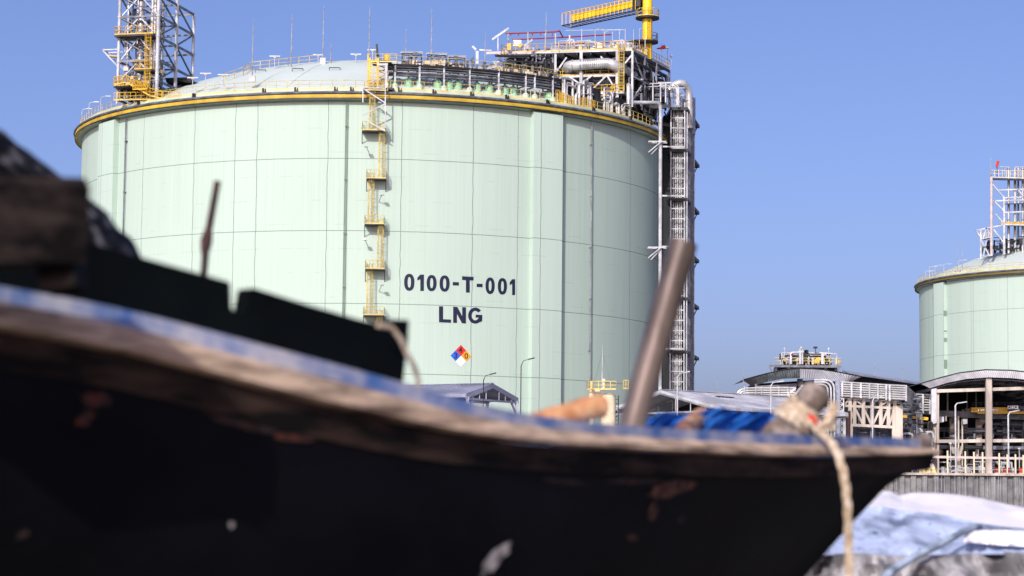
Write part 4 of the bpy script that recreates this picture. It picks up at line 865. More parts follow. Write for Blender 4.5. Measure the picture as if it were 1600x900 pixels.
# ============================================================ BUILDINGS OF THE PLANT
def GP(px, Y, z): p = at(px, 600, Y); return Vector((p.x, Y, z))
def gable_hall(name, label, A1, F1, F2, zr, ze, dirv, length, roofmat, hang):
    """A1 apex (x,y), F1 F2 eaves feet, dirv ridge direction"""
    dirv = Vector((dirv[0], dirv[1], 0)).normalized(); t = thing(name, label, 'hall', Vector((A1[0], A1[1], GZ))+dirv*length/2)
    a = Vector((A1[0], A1[1], zr)); f1 = Vector((F1[0], F1[1], ze)); f2 = Vector((F2[0], F2[1], ze)); Ld = dirv*length
    k = MB()
    for f in (f1, f2):
        k.poly([a, f, f+Ld, a+Ld], (0, 0, .12))
    rf = k.build('roof', roofmat, t)
    k = MB(); nrm = max(8, int(length/.6))
    for f in (f1, f2):
        for i in range(nrm+1): c = Ld*(i/nrm); k.bar(a+c+Vector((0, 0, .14)), f+c+Vector((0, 0, .14)), .07, .05)
    k.bar(a+Vector((0, 0, .2)), a+Ld+Vector((0, 0, .2)), .5, .08); k.build('roof_rib', roofmat, rf)
    k = MB()
    for e in (0, 1):
        o_ = Ld*e
        for f in (f1, f2): k.bar(a+o_+Vector((0, 0, -.12)), f+o_+Vector((0, 0, -.12)), .12, .42)
    for f in (f1, f2): k.bar(f+Vector((0, 0, -.1)), f+Ld+Vector((0, 0, -.1)), .18, .36)
    k.build('fascia', 'white_steel' if hang else 'roof_sheet_blue', rf)
    k = MB(); nb_ = 5
    for i in range(nb_+1):
        o_ = Ld*i/nb_
        for f in (f1, f2): fi = f.lerp(a, .06)+o_; k.bar(Vector((fi.x, fi.y, GZ)), fi+Vector((0, 0, -.3)), .35)
        k.bar(f1.lerp(a, .06)+o_+Vector((0, 0, -.5)), f2.lerp(a, .06)+o_+Vector((0, 0, -.5)), .22); k.bar(f1+o_+Vector((0, 0, -.35)), a+o_+Vector((0, 0, -.3)), .2); k.bar(f2+o_+Vector((0, 0, -.35)), a+o_+Vector((0, 0, -.3)), .2)
        for s_ in (.25, .5, .75):
            for f in (f1, f2): c = f.lerp(a, s_)+o_; k.bar(Vector((c.x, c.y, ze-.5)), c+Vector((0, 0, -.3)), .1)
        if i == 0:
            for f in (f1, f2): fi = f.lerp(a, .06); k.bar(Vector((fi.x, fi.y, ze-1.9)), f.lerp(a, .28)+Vector((0, 0, -.7)), .18)
    k.build('frame', 'galvanised' if hang else 'roof_sheet_blue', t)
    k = MB(); ins = .5
    g1, g2 = f1.lerp(f2, .08)+dirv*2.0, f2.lerp(f1, .08)+dirv*2.0
    if hang:
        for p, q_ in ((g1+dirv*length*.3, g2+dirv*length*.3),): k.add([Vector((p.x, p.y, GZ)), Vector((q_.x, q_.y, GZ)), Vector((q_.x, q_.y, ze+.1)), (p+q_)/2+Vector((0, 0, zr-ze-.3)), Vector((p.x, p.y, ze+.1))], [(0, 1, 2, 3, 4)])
        k.build('inner_wall', 'interior_shade', t)
    return t
gable_hall('open_shed', 'blue-grey gabled shed roof in front of the hazard diamond', (-2.1, 262.8), (-5.04, 258), (.82, 267.5), 13.55, 12.15, (-.851, .525), 20, 'roof_sheet_blue', False)
h2 = gable_hall('gabled_hall', 'wide hall with pale grey low gabled roof right of the steel pipe', (17.6, 269.2), (24, 262), (11.2, 276.4), 13.35, 11.15, (.755, .656), 22, 'roof_sheet', True)
for px, py, lb in ((1132, 621, 'upper'), (1180, 634, 'lower')):
    p = at(px, py, 272); MB().bar(p-Vector((1.1, .9, 0)), p+Vector((1.0, .85, -.05)), .5, .25).build('roof_vent', 'black_steel', h2)
# silo
sp_ = at(950, 700, 262); sp_.z = GZ; si = thing('silo', 'cream vertical vessel with yellow railed top by the steel pipe', 'silo', sp_)
zt = zy(612, 950, 262); MB().lathe(sp_, [(.85, 0), (.85, zt-GZ-.3), (.7, zt-GZ+.05), (.25, zt-GZ+.25), (0, zt-GZ+.28)], 20).build('shell', 'cream', si)
MB().path([at(938.5, 612, 261.5), at(922, 611, 261.5)], .3, 12).path([at(924, 611, 261.5), Vector((at(924, 611, 261.5).x, 261.5, GZ))], .3, 10).build('inlet_pipe', 'cream', si)
MB().path([at(943.5, 610, 261), at(943.5, 592, 261)], .2, 10).build('vent_stack', 'cream', si)
k = MB(); railing(k, [at(917, 609, 260.6), at(963, 609, 260.6), at(963, 609, 263.6), at(917, 609, 263.6), at(917, 609, 260.6)], .95, .7, .05); k.bar(at(924, 608, 260.5), at(924, 596, 260.5), .25); k.build('top_rail', 'pale_yellow', si)
k = MB(); railing(k, [at(974, 608, 262), at(982, 608, 262)], 1.0, .25, .05); k.build('side_rail', 'pale_yellow', si)
k = MB(); ladder(k, Vector((sp_.x+.95, sp_.y-.2, GZ)), Vector((sp_.x+.95, sp_.y-.2, zt)), (1, 0, 0), .2, .05, .45); k.build('ladder', 'dark_steel', si)
mb_ = at(940.5, 610, 261); t = thing('guyed_mast', 'white guyed mast standing over the cream silo', 'mast', mb_, None)
MB().path([mb_, at(941, 575, 261), at(941.5, 540, 261)], [.09, .06, .02], 6).build('pole', 'white_steel', t)
k = MB()
for px in (928, 955): k.tube(at(941, 552, 261), at(px, 600, 261), .012, 3)
k.build('guy_wire', 'grey_steel', t)

# street lamps
def street_lamp(px, ytop, hx, hy, label, mat, Y=255, r=.08):
    b0 = at(px, 600, Y); b0.z = GZ-.2; t = thing('street_lamp', label, 'street lamp', b0, 'street lamps along the shore road')
    tp = at(px, ytop, Y); hd_ = at(hx, hy, Y)
    mid_ = Vector((b0.x+(hd_.x-b0.x)*.25, Y, tp.z+(hd_.z-tp.z)*.75))
    MB().path([b0, Vector((b0.x, Y, tp.z-.5)), Vector((b0.x, Y, tp.z)), mid_, hd_], [r*1.2, r, r, r*.7, r*.6], 8).build('pole', mat, t)
    d = (hd_-mid_).normalized(); MB().bar(hd_-d*.2, hd_+d*.55, .26, .12).build('lamp_head', mat, t)
street_lamp(755.5, 594, 768, 584.5, 'dark street lamp above the blue-grey shed roof', 'black_steel', 256, .05)
street_lamp(814, 572, 828, 561, 'dark street lamp in front of the pale tank buttress', 'black_steel', 256, .05)
street_lamp(1058.5, 590, 1070, 582, 'white street lamp before the riser tower base', 'white_steel', 256)
street_lamp(1204.5, 603, 1217, 596.5, 'white street lamp in front of the dark arched eave', 'white_steel', 256)
street_lamp(1363, 628, 1371, 621, 'white street lamp before the concrete truss', 'white_steel', 256, .07)
street_lamp(1492.5, 634, 1503, 629, 'white street lamp left of the big concrete column', 'white_steel', 256, .09)
street_lamp(1574.8, 649, 1585, 642.5, 'white street lamp right of the big concrete column', 'white_steel', 256, .09)
for px, y1, Y, lb in ((1121, 586, 300, 'thin lightning rod in open sky behind the gabled hall'), (1161.5, 575, 300, 'short lightning rod at the left tip of the arched eave'), (1367, 564, 320, 'thin lightning rod over the middle of the long dark roof'), (1411, 570, 320, 'thin lightning rod over the right end of the long dark roof'), (1317, 575, 312, 'thin lightning rod right of the equipment deck')):
    b0 = at(px, 612 if px < 1300 else 596, Y); mast(px, 0, y1, b0, lb, r=.06, box=False)

# compressor hall with arched eave
ch = thing('compressor_hall', 'dark hall under a ribbed arched eave with equipment deck on top', 'hall', Vector((at(1250, 600, 300).x, 300, GZ)))
topc = [(1161, 593.6), (1180, 588.4), (1202.6, 582.6), (1225.8, 577.7), (1250, 575.6)]; botc = [(1174.4, 603.3), (1186, 600.4), (1199, 596.6), (1223, 591.7), (1250, 590.6)]
topd = [(1250, 575.6), (1270, 576.2), (1284.5, 577.7), (1309, 581.3), (1347, 588.6)]; botd = [(1250, 590.6), (1272, 591), (1295, 593), (1321, 596.6), (1326, 597.8)]
def interp(c, n):
    out = []
    for i in range(n+1):
        t = i/n*(len(c)-1); j = min(int(t), len(c)-2); f = t-j; out.append((c[j][0]*(1-f)+c[j+1][0]*f, c[j][1]*(1-f)+c[j+1][1]*f))
    return out
def fascia(tc, bc, Ya, Yb, parent, mat, rib, nseg=36, depth=14, name='fascia'):
    T_, B_ = interp(tc, nseg), interp(bc, nseg); k = MB(); rb = MB(); rf = MB()
    TV = [at(x, y, Ya+(Yb-Ya)*i/nseg) for i, (x, y) in enumerate(T_)]; BV = [at(x, y, Ya+(Yb-Ya)*i/nseg) for i, (x, y) in enumerate(B_)]
    th = Vector((0, .25, 0))
    for i in range(nseg):
        k.poly([TV[i], TV[i+1], BV[i+1], BV[i]], th)
        rb.bar(TV[i]+Vector((0, -.04, -.04)), BV[i]+Vector((0, -.04, .04)), .06, .08)
        rf.add([TV[i]+Vector((0, .3, .06)), TV[i+1]+Vector((0, .3, .06)), TV[i+1]+Vector((0, depth, .06)), TV[i]+Vector((0, depth, .06))], [(0, 1, 2, 3)])
    o_ = k.build(name, mat, parent); rb.build('fascia_rib', rib, o_); rf.build('roof_skin', 'roof_sheet', o_)
    e = MB().path([v+Vector((0, -.05, .02)) for v in TV], .07, 5); e.build('ridge_trim', 'dark_steel', o_); return o_
M('eave_shade', (92, 104, 108), .6, .1, scale=1, rgb2=(50, 60, 64)); M('eave_grey', (196, 198, 204), .6, 0, scale=1, rgb2=(176, 178, 184))
fascia(topc, botc, 304, 298, ch, 'eave_shade', 'black_steel'); fascia(topd, botd, 298, 303, ch, 'eave_grey', 'grey_steel', 30)  # left eave face coloured darker for its shading
def wallquad(k, pts, dY=.3): k.poly([at(x, y, Y) for x, y, Y in pts], (0, dY, 0))
k = MB(); wallquad(k, [(1176, 600, 306), (1330, 590, 306), (1330, 720, 306), (1176, 720, 306)], 6); k.build('hall_body', 'interior_shade', ch)  # dark volume put in for the shade inside the hall
k = MB(); k.bar(at(1183, 606, 302), at(1245, 602, 301), .3, .5).bar(at(1250, 603, 301), at(1250, 592, 301), .7).bar(at(1181, 612, 303), at(1181, 600, 303), .25); k.build('lintel', 'grey_steel', ch)
# long roof to the right
k = MB(); k.poly([at(1326, 585, 306), at(1447, 602, 322), at(1447, 600, 340), at(1318, 581, 322)], (0, 0, .2)); k.build('long_roof', 'roof_sheet', ch)
k = MB(); k.poly([at(1322, 584, 307), at(1447, 602.5, 323), at(1458, 612, 320), at(1458, 740, 320), at(1322, 740, 304)], (0, 3, 0)); k.build('long_wall', 'interior_shade', ch)  # dark wall put in for the shade under the long roof
k = MB(); wallquad(k, [(1424, 606, 317), (1456, 609, 317), (1456, 650, 317), (1424, 650, 317)]); lw = k.build('clad_wall', 'grey_steel', ch)
k = MB()
for i in range(12): k.bar(at(1425+i*2.6, 606+i*.2, 316.9), at(1425+i*2.6, 650, 316.9), .07, .1)
k.build('cladding_rib', 'dark_steel', lw)
# equipment deck on top
eq = thing('equipment_deck', 'railed deck of valves and yellow machinery on the arched hall', 'deck', at(1258, 575, 305))
E_ = lambda px, py, d=0: at(px, py, 303+d)
k = MB().poly([E_(1201, 570), E_(1315, 571), E_(1315, 571, 8), E_(1207, 570, 8)], (0, 0, -.3))
for px in (1212, 1232, 1265, 1290, 1306): k.bar(E_(px, 572, 1), E_(px, 582, 1), .35)
for a, c in (((1202, 573), (1206, 580)), ((1313, 573), (1308, 580)), ((1262, 573), (1266, 580))): k.bar(E_(*a), E_(*c), .12)
k.build('deck', 'grey_steel', eq)
k = MB(); k.poly([E_(1214, 573, 2), E_(1306, 574, 2), E_(1306, 581, 2), E_(1214, 580, 2)], (0, 4, 0)); k.build('underframe', 'black_steel', eq)
k = MB(); railing(k, [E_(1211, 569, 6), E_(1211, 569), E_(1314, 570), E_(1314, 570, 6)], .85, .7, .04, toe=False); k.build('deck_rail', 'pale_yellow', eq)
clutter(E_(1222, 569, .5), Vector((1, 0, 0)), Vector((0, 1, 0)), (6.5, 4, 1.6), 60, 81, .04, .14, .75).build('valve_piping', 'white_steel', eq)
clutter(E_(1222, 569, .5), Vector((1, 0, 0)), Vector((0, 1, 0)), (6.5, 4, 1.5), 34, 82, .04, .12, .75).build('valve_piping', 'dark_steel', eq)
each(boxes(E_(1220, 569, .5), Vector((1, 0, 0)), Vector((0, 1, 0)), (6.5, 3, .5), 16, 83, .2, .55), 8, 'cabinet', 'black_steel', eq)
k = MB().box(E_(1280, 563, 1), (.9, .9, .7)).box(E_(1274, 565, .6), (.5, .5, .5)).box(E_(1308, 566, .6), (.5, .5, .5)); k.build('yellow_pump', 'yellow_paint', eq)
k = MB().pipe([E_(1236, 569), E_(1236, 551), E_(1256, 550)], .16, .3).path([E_(1250.5, 569), E_(1250.5, 545)], .16, 8).path([E_(1254, 569), E_(1254, 546)], .12, 8).bar(E_(1285, 569), E_(1285, 551), .3).bar(E_(1280, 551), E_(1307, 553), .14).bar(E_(1307, 569), E_(1307, 553), .14)
k.build('stand_pipe', 'white_steel', eq)
k = MB().bar(E_(1219, 562), E_(1219, 553), .2).box(E_(1260, 549), (.5, .4, .4)).box(E_(1274, 543), (.5, .3, .25)).bar(E_(1274, 552), E_(1274, 543), .08).box(E_(1258, 553), (.35, .4, .8)); k.build('floodlight', 'black_steel', eq)
for px, y1 in ((1226, 545), (1252, 543), (1295, 545)): k = MB().tube(E_(px, 565), E_(px, y1+1), .03, 5).lathe(E_(px, y1+1), [(0, 0), (.14, 0), (.14, .2), (0, .25)], 8); k.build('deck_lamp', 'white_steel', eq)
MB().lathe(E_(1238, 554, -.3), [(0, -.15), (.17, -.1), (.17, .1), (0, .15)], 8).build('handwheel', 'red_paint', eq)

# pipe loops and bundles
pb = thing('pipe_loops', 'low bundle of grey pipes curving down left of the bow post', 'pipes', at(1200, 620, 290))
k = MB()
for i in range(4): k.pipe([at(1150+i*2.5, 624, 290), at(1153+i*3, 611+i*2.6, 290), at(1165, 606.5+i*3.7, 290), at(1243, 606+i*3.7, 290)], .12, .8)
k.build('pipe', 'insulation', pb)
k = MB()
for px in (1163, 1181, 1190, 1217, 1231): k.bar(at(px, 604, 289.6), at(px, 622, 289.6), .12)
k.build('support', 'white_steel', pb)
k = MB().bar(at(1234, 614, 288), at(1243, 606, 288), .6, .25).bar(at(1242, 617, 288), at(1254, 602, 288), .7, .25).bar(at(1232, 612, 288.5), at(1234, 624, 288.5), .12).bar(at(1254, 602, 288.5), at(1262, 618, 288.5), .2); k.build('duct_cover', 'white_steel', pb)
k = MB(); k.poly([at(1150, 621, 289), at(1300, 621, 289), at(1300, 629, 289), at(1150, 627, 289)], (0, 2, 0)); k.build('base_slab', 'cream', pb)
eb = thing('elbow_pipes', 'tall white pipe elbows dropping behind the roped bow post', 'pipes', at(1300, 690, 286))
k = MB()
for i in range(3): k.pipe([at(1272, 593.5+i*3.6, 286), at(1303.5-i*5.0, 593.5+i*3.6, 286), at(1304-i*5.0, 700, 286)], .13, 1.3)
k.build('pipe', 'white_steel', eb)
k = MB().bar(at(1308.5, 594, 287), at(1308.5, 700, 287), .55).bar(at(1280, 594, 288), at(1308, 594, 288), .3); k.build('duct', 'shaft_metal', eb)
k = MB(); truss(k, at(1318, 690, 287), at(1318, 622, 287), 1.0, 7, .14, 'X', Vector((-1, 0, 0)))
for py in range(640, 690, 12): k.bar(at(1280, py, 285.5), at(1307, py-6, 285.5), .1)
k.build('support_frame', 'white_steel', eb)
k = MB().path([at(1326, 700, 288), at(1326, 642, 288)], .32, 10).path([at(1321, 700, 288.5), at(1321, 642, 288.5)], .2, 8); k.build('red_riser', 'rust_iron', eb)
bd = thing('pipe_bundle', 'long bundle of white horizontal pipes above the concrete truss', 'pipes', at(1380, 640, 292))
k = MB(); ROW = [((1308, 596.5+i*3.6, 287), (1386, 601.5+i*3.4, 287), (1415.5, 603+i*3.5, 285), (1430, 616+i*4.0, 297), (1455, 617+i*4, 297)) for i in range(7)]
for r_ in ROW: k.pipe([at(*p) for p in r_], .11, .3, 8)
k.build('pipe', 'insulation', bd)
for px, y0, y1, Y in ((1316, 596, 620, 286.8), (1330.5, 597, 621, 286.8), (1345, 598, 622, 286.8), (1358.5, 599, 623, 286.7), (1371.5, 600.5, 624, 286.7), (1384.5, 601.5, 625, 286.6), (1390, 602, 626, 286.2), (1415.5, 602, 627, 284.8), (1431, 616, 646, 296.8), (1442, 616, 646, 296.8), (1453, 617, 647, 296.8)):
    MB().bar(at(px, y0, Y), at(px, y1, Y), .22).build('support', 'white_steel', bd)
k = MB(); k.poly([at(1415, 629, 296), at(1455, 645, 298), at(1455, 647.5, 298), at(1415, 645, 296)], (0, 2, 0)); k.build('shelf', 'grey_steel', bd)
# concrete truss bridge
tb_ = thing('truss_bridge', 'white concrete-coloured truss bridge under the pipe bundle', 'bridge', at(1365, 690, 289))
Yb = 288
k = MB(); k.bar(at(1318, 634, Yb), at(1402, 638, Yb), .4, .3).bar(at(1329, 664, Yb), at(1398, 667.5, Yb), .4, .35).bar(at(1318, 622, Yb), at(1405, 627, Yb), .25, .2)
pa = [(1328, 636, 664), (1335, 636, 664), (1349, 637, 665), (1362.5, 637, 666), (1376, 638, 666.5), (1388, 638, 667), (1398, 638, 667)]
for px, y0, y1 in pa: k.bar(at(px, y0-13, Yb), at(px, y1, Yb), .42)
for i, (a, c) in enumerate(zip(pa[1:], pa[2:])):
    if i < 2: k.bar(at(a[0], a[1], Yb), at(c[0], c[2], Yb), .26)
    else: k.bar(at(a[0], a[2], Yb), at(c[0], c[1], Yb), .26)
k.bar(at(1328, 638, Yb), at(1336, 662, Yb), .22)
for a, c in (((1335, 624), (1346, 632)), ((1388, 626), (1376, 634)), ((1318, 634), (1328, 622))): k.bar(at(*a, Yb), at(*c, Yb), .2)
k.build('truss', 'concrete', tb_)
for px, y0, w_ in ((1404, 634, .9), (1396.5, 640, .45), (1329, 664, .5)): MB().bar(at(px, 740, Yb), at(px, y0, Yb), w_).build('pier', 'concrete', tb_)
k = MB().poly([at(1399, 672, Yb-.5), at(1408, 672, Yb-.5), at(1408, 690, Yb-.5), at(1393, 690, Yb-.5)], (0, .8, 0)); k.build('corbel', 'concrete', tb_)
clutter(at(1330, 690, 291), Vector((1, 0, 0)), Vector((0, 1, 0)), (9, 5, 6), 50, 91, .08, .22, .4).build('shaded_piping', 'grey_steel', tb_)
# low frame between
lf_ = thing('pipe_support', 'low concrete frame with yellow beam left of the arched shelter', 'frame', at(1430, 740, 296))
k = MB()
for px, w_, y0 in ((1417.5, .6, 651), (1438, .7, 655), (1414, .35, 700)): k.bar(at(px, 742, 296), at(px, y0, 296), w_)
k.bar(at(1412, 669, 297), at(1456, 674, 297), .5, .5).bar(at(1408, 683, 295), at(1440, 686, 295), .3, .3).bar(at(1425, 705, 294), at(1456, 700, 294), .3, .25); k.build('frame', 'concrete', lf_)
MB().bar(at(1408, 650, 295), at(1450, 654.5, 295), .4, .38).build('yellow_beam', 'yellow_paint', lf_)
clutter(at(1410, 742, 292), Vector((1, 0, 0)), Vector((0, 1, 0)), (4, 4, 6), 55, 92, .05, .16, .5).build('small_piping', 'white_steel', lf_)
clutter(at(1408, 742, 293), Vector((1, 0, 0)), Vector((0, 1, 0)), (4, 4, 7), 40, 93, .08, .2, .5).build('shaded_piping', 'dark_steel', lf_)
each(boxes(at(1408, 738, 291), Vector((1, 0, 0)), Vector((0, 1, 0)), (4, 2, 1), 12, 94, .3, .8), 8, 'cabinet', 'cream', lf_)

# open arched shelter at the right
sh = thing('arched_shelter', 'open concrete-framed shelter with grey arched eave and overhead crane', 'shelter', Vector((at(1560, 700, 300).x, 300, GZ)))
tS = [(1440, 599), (1470, 590), (1500, 582.5), (1540, 577.8), (1580, 578.8), (1620, 583), (1660, 592), (1700, 604)]; bS = [(1453, 606.5), (1480, 598), (1510, 592), (1545, 589.5), (1582, 590.8), (1618, 595), (1655, 603), (1688, 612)]
fascia(tS, bS, 294, 291, sh, 'eave_grey', 'galvanised', 84, 34, 'arched_eave')
k = MB(); arc = interp([(x, y+3) for x, y in bS], 26); arcs = [at(x, y, 294.5-3*i/26) for i, (x, y) in enumerate(arc)]
for a, c in zip(arcs, arcs[1:]): k.bar(a+Vector((0, .5, 0)), c+Vector((0, .5, 0)), .12)
for i, a in enumerate(arcs): k.bar(a+Vector((0, .5, 0)), a+Vector((0, .5, .35)), .12)
for i in range(0, 27, 2): k.bar(arcs[i]+Vector((0, .5, .1)), arcs[i]+Vector((0, 30, .1)), .15, .3)
for d in (8, 16, 24):
    for a, c in zip(arcs, arcs[1:]): k.bar(a+Vector((0, d, 0)), c+Vector((0, d, 0)), .25, .4)
k.build('roof_truss', 'grey_steel', sh)
for px, w_, y0, Y, mt in ((1544.5, .72, 591, 293.5, 'concrete'), (1465, .32, 611, 294.5, 'concrete'), (1459, .5, 660, 295, 'concrete'), (1548.8, .3, 591, 297, 'galvanised'), (1640, .7, 600, 293.5, 'concrete'), (1686, .4, 613, 293.5, 'concrete')):
    MB().bar(at(px, 744, Y), at(px, y0, Y), w_).build('column', mt, sh)
k = MB(); wallquad(k, [(1455.5, 608, 294), (1463.5, 606.5, 294), (1463.5, 661, 294), (1455.5, 663, 294)], .5); k.build('end_cladding', 'eave_grey', sh)
for y0, y1, Y in ((611, 606, 294), (689.5, 687.5, 294)):
    MB().bar(at(1463, y0, Y), at(1690, y1-(2 if y0 < 620 else 0), Y), .3, .42).build('beam', 'concrete', sh)
k = MB(); k.poly([at(1458, 598, 326), at(1720, 590, 326), at(1720, 744, 326), at(1458, 744, 326)], (0, .5, 0)); k.poly([at(1463, 610, 300), at(1463, 744, 300), at(1463, 744, 300)+Vector((4, 28, 0)), at(1463, 610, 300)+Vector((4, 28, 0))], (.2, 0, 0)); k.build('rear_wall', 'interior_shade', sh)
k = MB(); k.bar(at(1464, 646, 304), at(1700, 655, 304), .5, .8).bar(at(1464, 698, 306), at(1700, 702, 306), .5, .5).bar(at(1466, 671, 312), at(1700, 675, 312), .5, .6); k.build('girder', 'grey_steel', sh)
for px, y0, Y in ((1488, 652, 305), (1507, 640, 312), (1529, 655, 306), (1570, 655, 307), (1600, 655, 307), (1620, 655, 308)):
    MB().bar(at(px, 742, Y), at(px, y0, Y), .75).bar(at(px, y0+8, Y), at(px+6, y0+1, Y-1), .7, .6).build('inner_column', 'concrete' if px < 1540 else 'grey_steel', sh)
k = MB().poly([at(1464, 651, 297), at(1475, 651, 297), at(1475, 659, 297), at(1466, 661, 297), at(1464, 659, 297)], (0, 1.5, 0)).poly([at(1505, 655, 299), at(1511.5, 655, 299), at(1511.5, 662, 299), at(1505, 663, 299)], (0, 1.5, 0)); k.build('duct_box', 'white_steel', sh)
k = MB()
for px, y0, y1, Y in ((1497.5, 741, 650, 300), (1503.5, 741, 655, 300), (1478, 658, 650, 299), (1480.5, 645, 610, 305), (1525, 640, 612, 320), (1511, 640, 612, 320)): k.bar(at(px, y0, Y), at(px, y1, Y), .18)
k.bar(at(1493, 735, 299), at(1503, 697, 299), .3).bar(at(1496, 700, 299), at(1500, 742, 299), .35).bar(at(1482, 718, 297), at(1502, 718, 297), .12); k.build('strut', 'concrete', sh)
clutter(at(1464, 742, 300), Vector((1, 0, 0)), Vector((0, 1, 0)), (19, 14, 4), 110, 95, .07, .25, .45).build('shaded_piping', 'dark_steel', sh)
clutter(at(1464, 690, 303), Vector((1, 0, 0)), Vector((0, 1, 0)), (19, 12, 3), 60, 96, .07, .22, .3).build('shaded_piping', 'grey_steel', sh)
clutter(at(1462, 742, 297), Vector((1, 0, 0)), Vector((0, 1, 0)), (10, 2, 1.8), 22, 97, .05, .12, .6).build('small_piping', 'white_steel', sh)
oc = MB().bar(at(1517, 640.5, 302), at(1700, 640, 302), .5, .62); c0 = oc.build('overhead_crane', 'yellow_paint', sh)
MB().bar(at(1527, 644.5, 301.4), at(1700, 644, 301.4), .3, .35).build('crane_rail', 'yellow_paint', c0)
k = MB(); railing(k, [at(1520, 635, 303), at(1620, 634, 303)], .5, 1.1, .03, toe=False); k.build('crane_handrail', 'grey_steel', c0)
k = MB().poly([at(1528, 639.8, 301.5), at(1559.5, 639.4, 301.5), at(1559.5, 642.8, 301.5), at(1528, 643.3, 301.5)], (0, .08, 0)); sg = k.build('name_board', 'sign_white', c0)
MB().box(at(1531, 641.5, 301.46), (.2, .03, .2)).build('board_mark', 'navy', sg)
k = MB()
for i in range(9): k.box(at(1535+i*2.6, 641.5, 301.46), (.13, .03, .1))
k.build('board_line', 'grey_steel', sg)
def banner_text(s, px, py, Y, h, parent, mat):
    cu = bpy.data.curves.new('banner_letter', 'FONT'); cu.body = s; cu.size = 1; cu.offset = .03; cu.align_x = 'CENTER'; cu.align_y = 'CENTER'
    tmp = bpy.data.objects.new('t', cu); COL.objects.link(tmp); bpy.context.view_layer.update()
    me_ = bpy.data.meshes.new_from_object(tmp.evaluated_get(bpy.context.evaluated_depsgraph_get())); bpy.data.objects.remove(tmp)
    c = at(px, py, Y); org = Vector(parent['org'])
    for v in me_.vertices: v.co = c+Vector((v.co.x*h*1.2, 0, v.co.y*h))-org
    me_.materials.append(MAT[mat]); o_ = bpy.data.objects.new('banner_letter', me_); COL.objects.link(o_); o_.parent = parent
bn = thing('banner', 'white and blue banner lettered ALLA on the overhead crane beam', 'banner', at(1590, 641, 300.6))
k = MB().poly([at(1574.5, 634, 300.6), at(1591, 633.6, 300.6), at(1591, 639, 300.6), at(1574.5, 639.3, 300.6)], (0, .06, 0)); k.build('white_panel', 'sign_white', bn)
k = MB().poly([at(1591, 633.6, 300.6), at(1612, 633.2, 300.6), at(1612, 641.2, 300.6), at(1574.5, 641.8, 300.6), at(1574.5, 639.3, 300.6), at(1591, 639, 300.6)], (0, .06, 0)); k.build('blue_panel', 'navy', bn)
banner_text('ALLA', 1582.3, 636.6, 300.54, .42, bn, 'navy')
k = MB()
for r_ in range(3):
    for i in range(6): k.box(at(1593.5+i*1.4, 635.4+r_*1.8, 300.55), (.07, .02, .06))
k.build('panel_line', 'panel_blue', bn)

# fence along the shore wall: posts, rail, barriers
for i, (px, y0, w_) in enumerate(((1452, 706, .13), (1480.3, 704, .16), (1508, 705, .16), (1521.5, 706, .16), (1535, 706.5, .16), (1561, 708, .16), (1573.5, 710, .13), (1586.3, 710, .16), (1598.6, 711, .16), (1437, 716, .1))):
    lbs = ['thin', 'pale', 'pale', 'pale', 'pale', 'pale', 'thin', 'pale', 'pale', 'short']
    loc = ['beside the bow tip', 'left of the lamp by the concrete column', 'just right of the first shelter lamp', 'second right of the first shelter lamp', 'just left of the big concrete column', 'above the leftmost orange block', 'beside the lamp right of the column', 'right of the middle orange block', 'at the right picture edge', 'half hidden by the bow tip'][i]
    b0 = at(px, 700, 252); b0.z = 3.7; tp = at(px, y0, 252); k = MB().bar(b0, Vector((b0.x, b0.y, tp.z)), w_)
    tag(k.build('fence_post', 'cream'), lbs[i]+' fence post '+loc, 'post', 'fence posts on the sea wall')
k = MB().bar(at(1440, 713.5, 270), at(1660, 717.5, 270), .15, .28).bar(at(1409, 709, 269), at(1460, 704, 269), .15, .12); tag(k.build('pipeline', 'pink_primer'), 'long brownish horizontal pipe behind the fence posts', 'pipe')
for px, w_, lb in ((1559.5, .6, 'leftmost orange-red block on the sea wall by the fence'), (1573, .85, 'wider orange-red block, middle one on the sea wall'), (1598, .8, 'rightmost orange-red block on the sea wall at the picture edge')):
    p = at(px, 742, 253.5); p.z = 3.82; t = thing('barrier_block', lb, 'barrier', p, 'orange-red barrier blocks')
    MB().poly([p+Vector((-w_/2, -.2, 0)), p+Vector((w_/2, -.2, 0)), p+Vector((w_/2*.8, -.2, .65)), p+Vector((-w_/2*.8, -.2, .65))], (0, .5, 0)).build('body', 'orange_cloth' if px == 1598 else 'red_paint', t)
    MB().box(p+Vector((0, .05, .06)), (w_+.1, .62, .12)).build('foot', 'concrete', t)
for px, w_, lb in ((1583, .28, 'small grey drum between the orange blocks'), (1474, .35, 'small grey drum near the first shelter column')):
    p = at(px, 742, 253.5); p.z = 3.82; tag(MB().lathe(p, [(0, 0), (w_*.8, 0), (w_*.8, .3), (w_*.86, .32), (w_*.8, .34), (w_*.8, .7), (0, .72)], 12).build('drum', 'galvanised'), lb, 'drum')
k = MB(); kk = at(1455, 742, 253.5); kk.z = 3.82
k.poly([kk+Vector((-.6, 0, 0)), kk+Vector((.6, 0, 0)), kk+Vector((.45, 0, .42)), kk+Vector((-.3, 0, .5))], (0, .7, 0)); k.box(kk+Vector((-.9, .3, .12)), (.6, .5, .25))
tag(k.build('yellow_skip', 'pale_yellow'), 'low yellow box on the sea wall beside the bow tip', 'box')
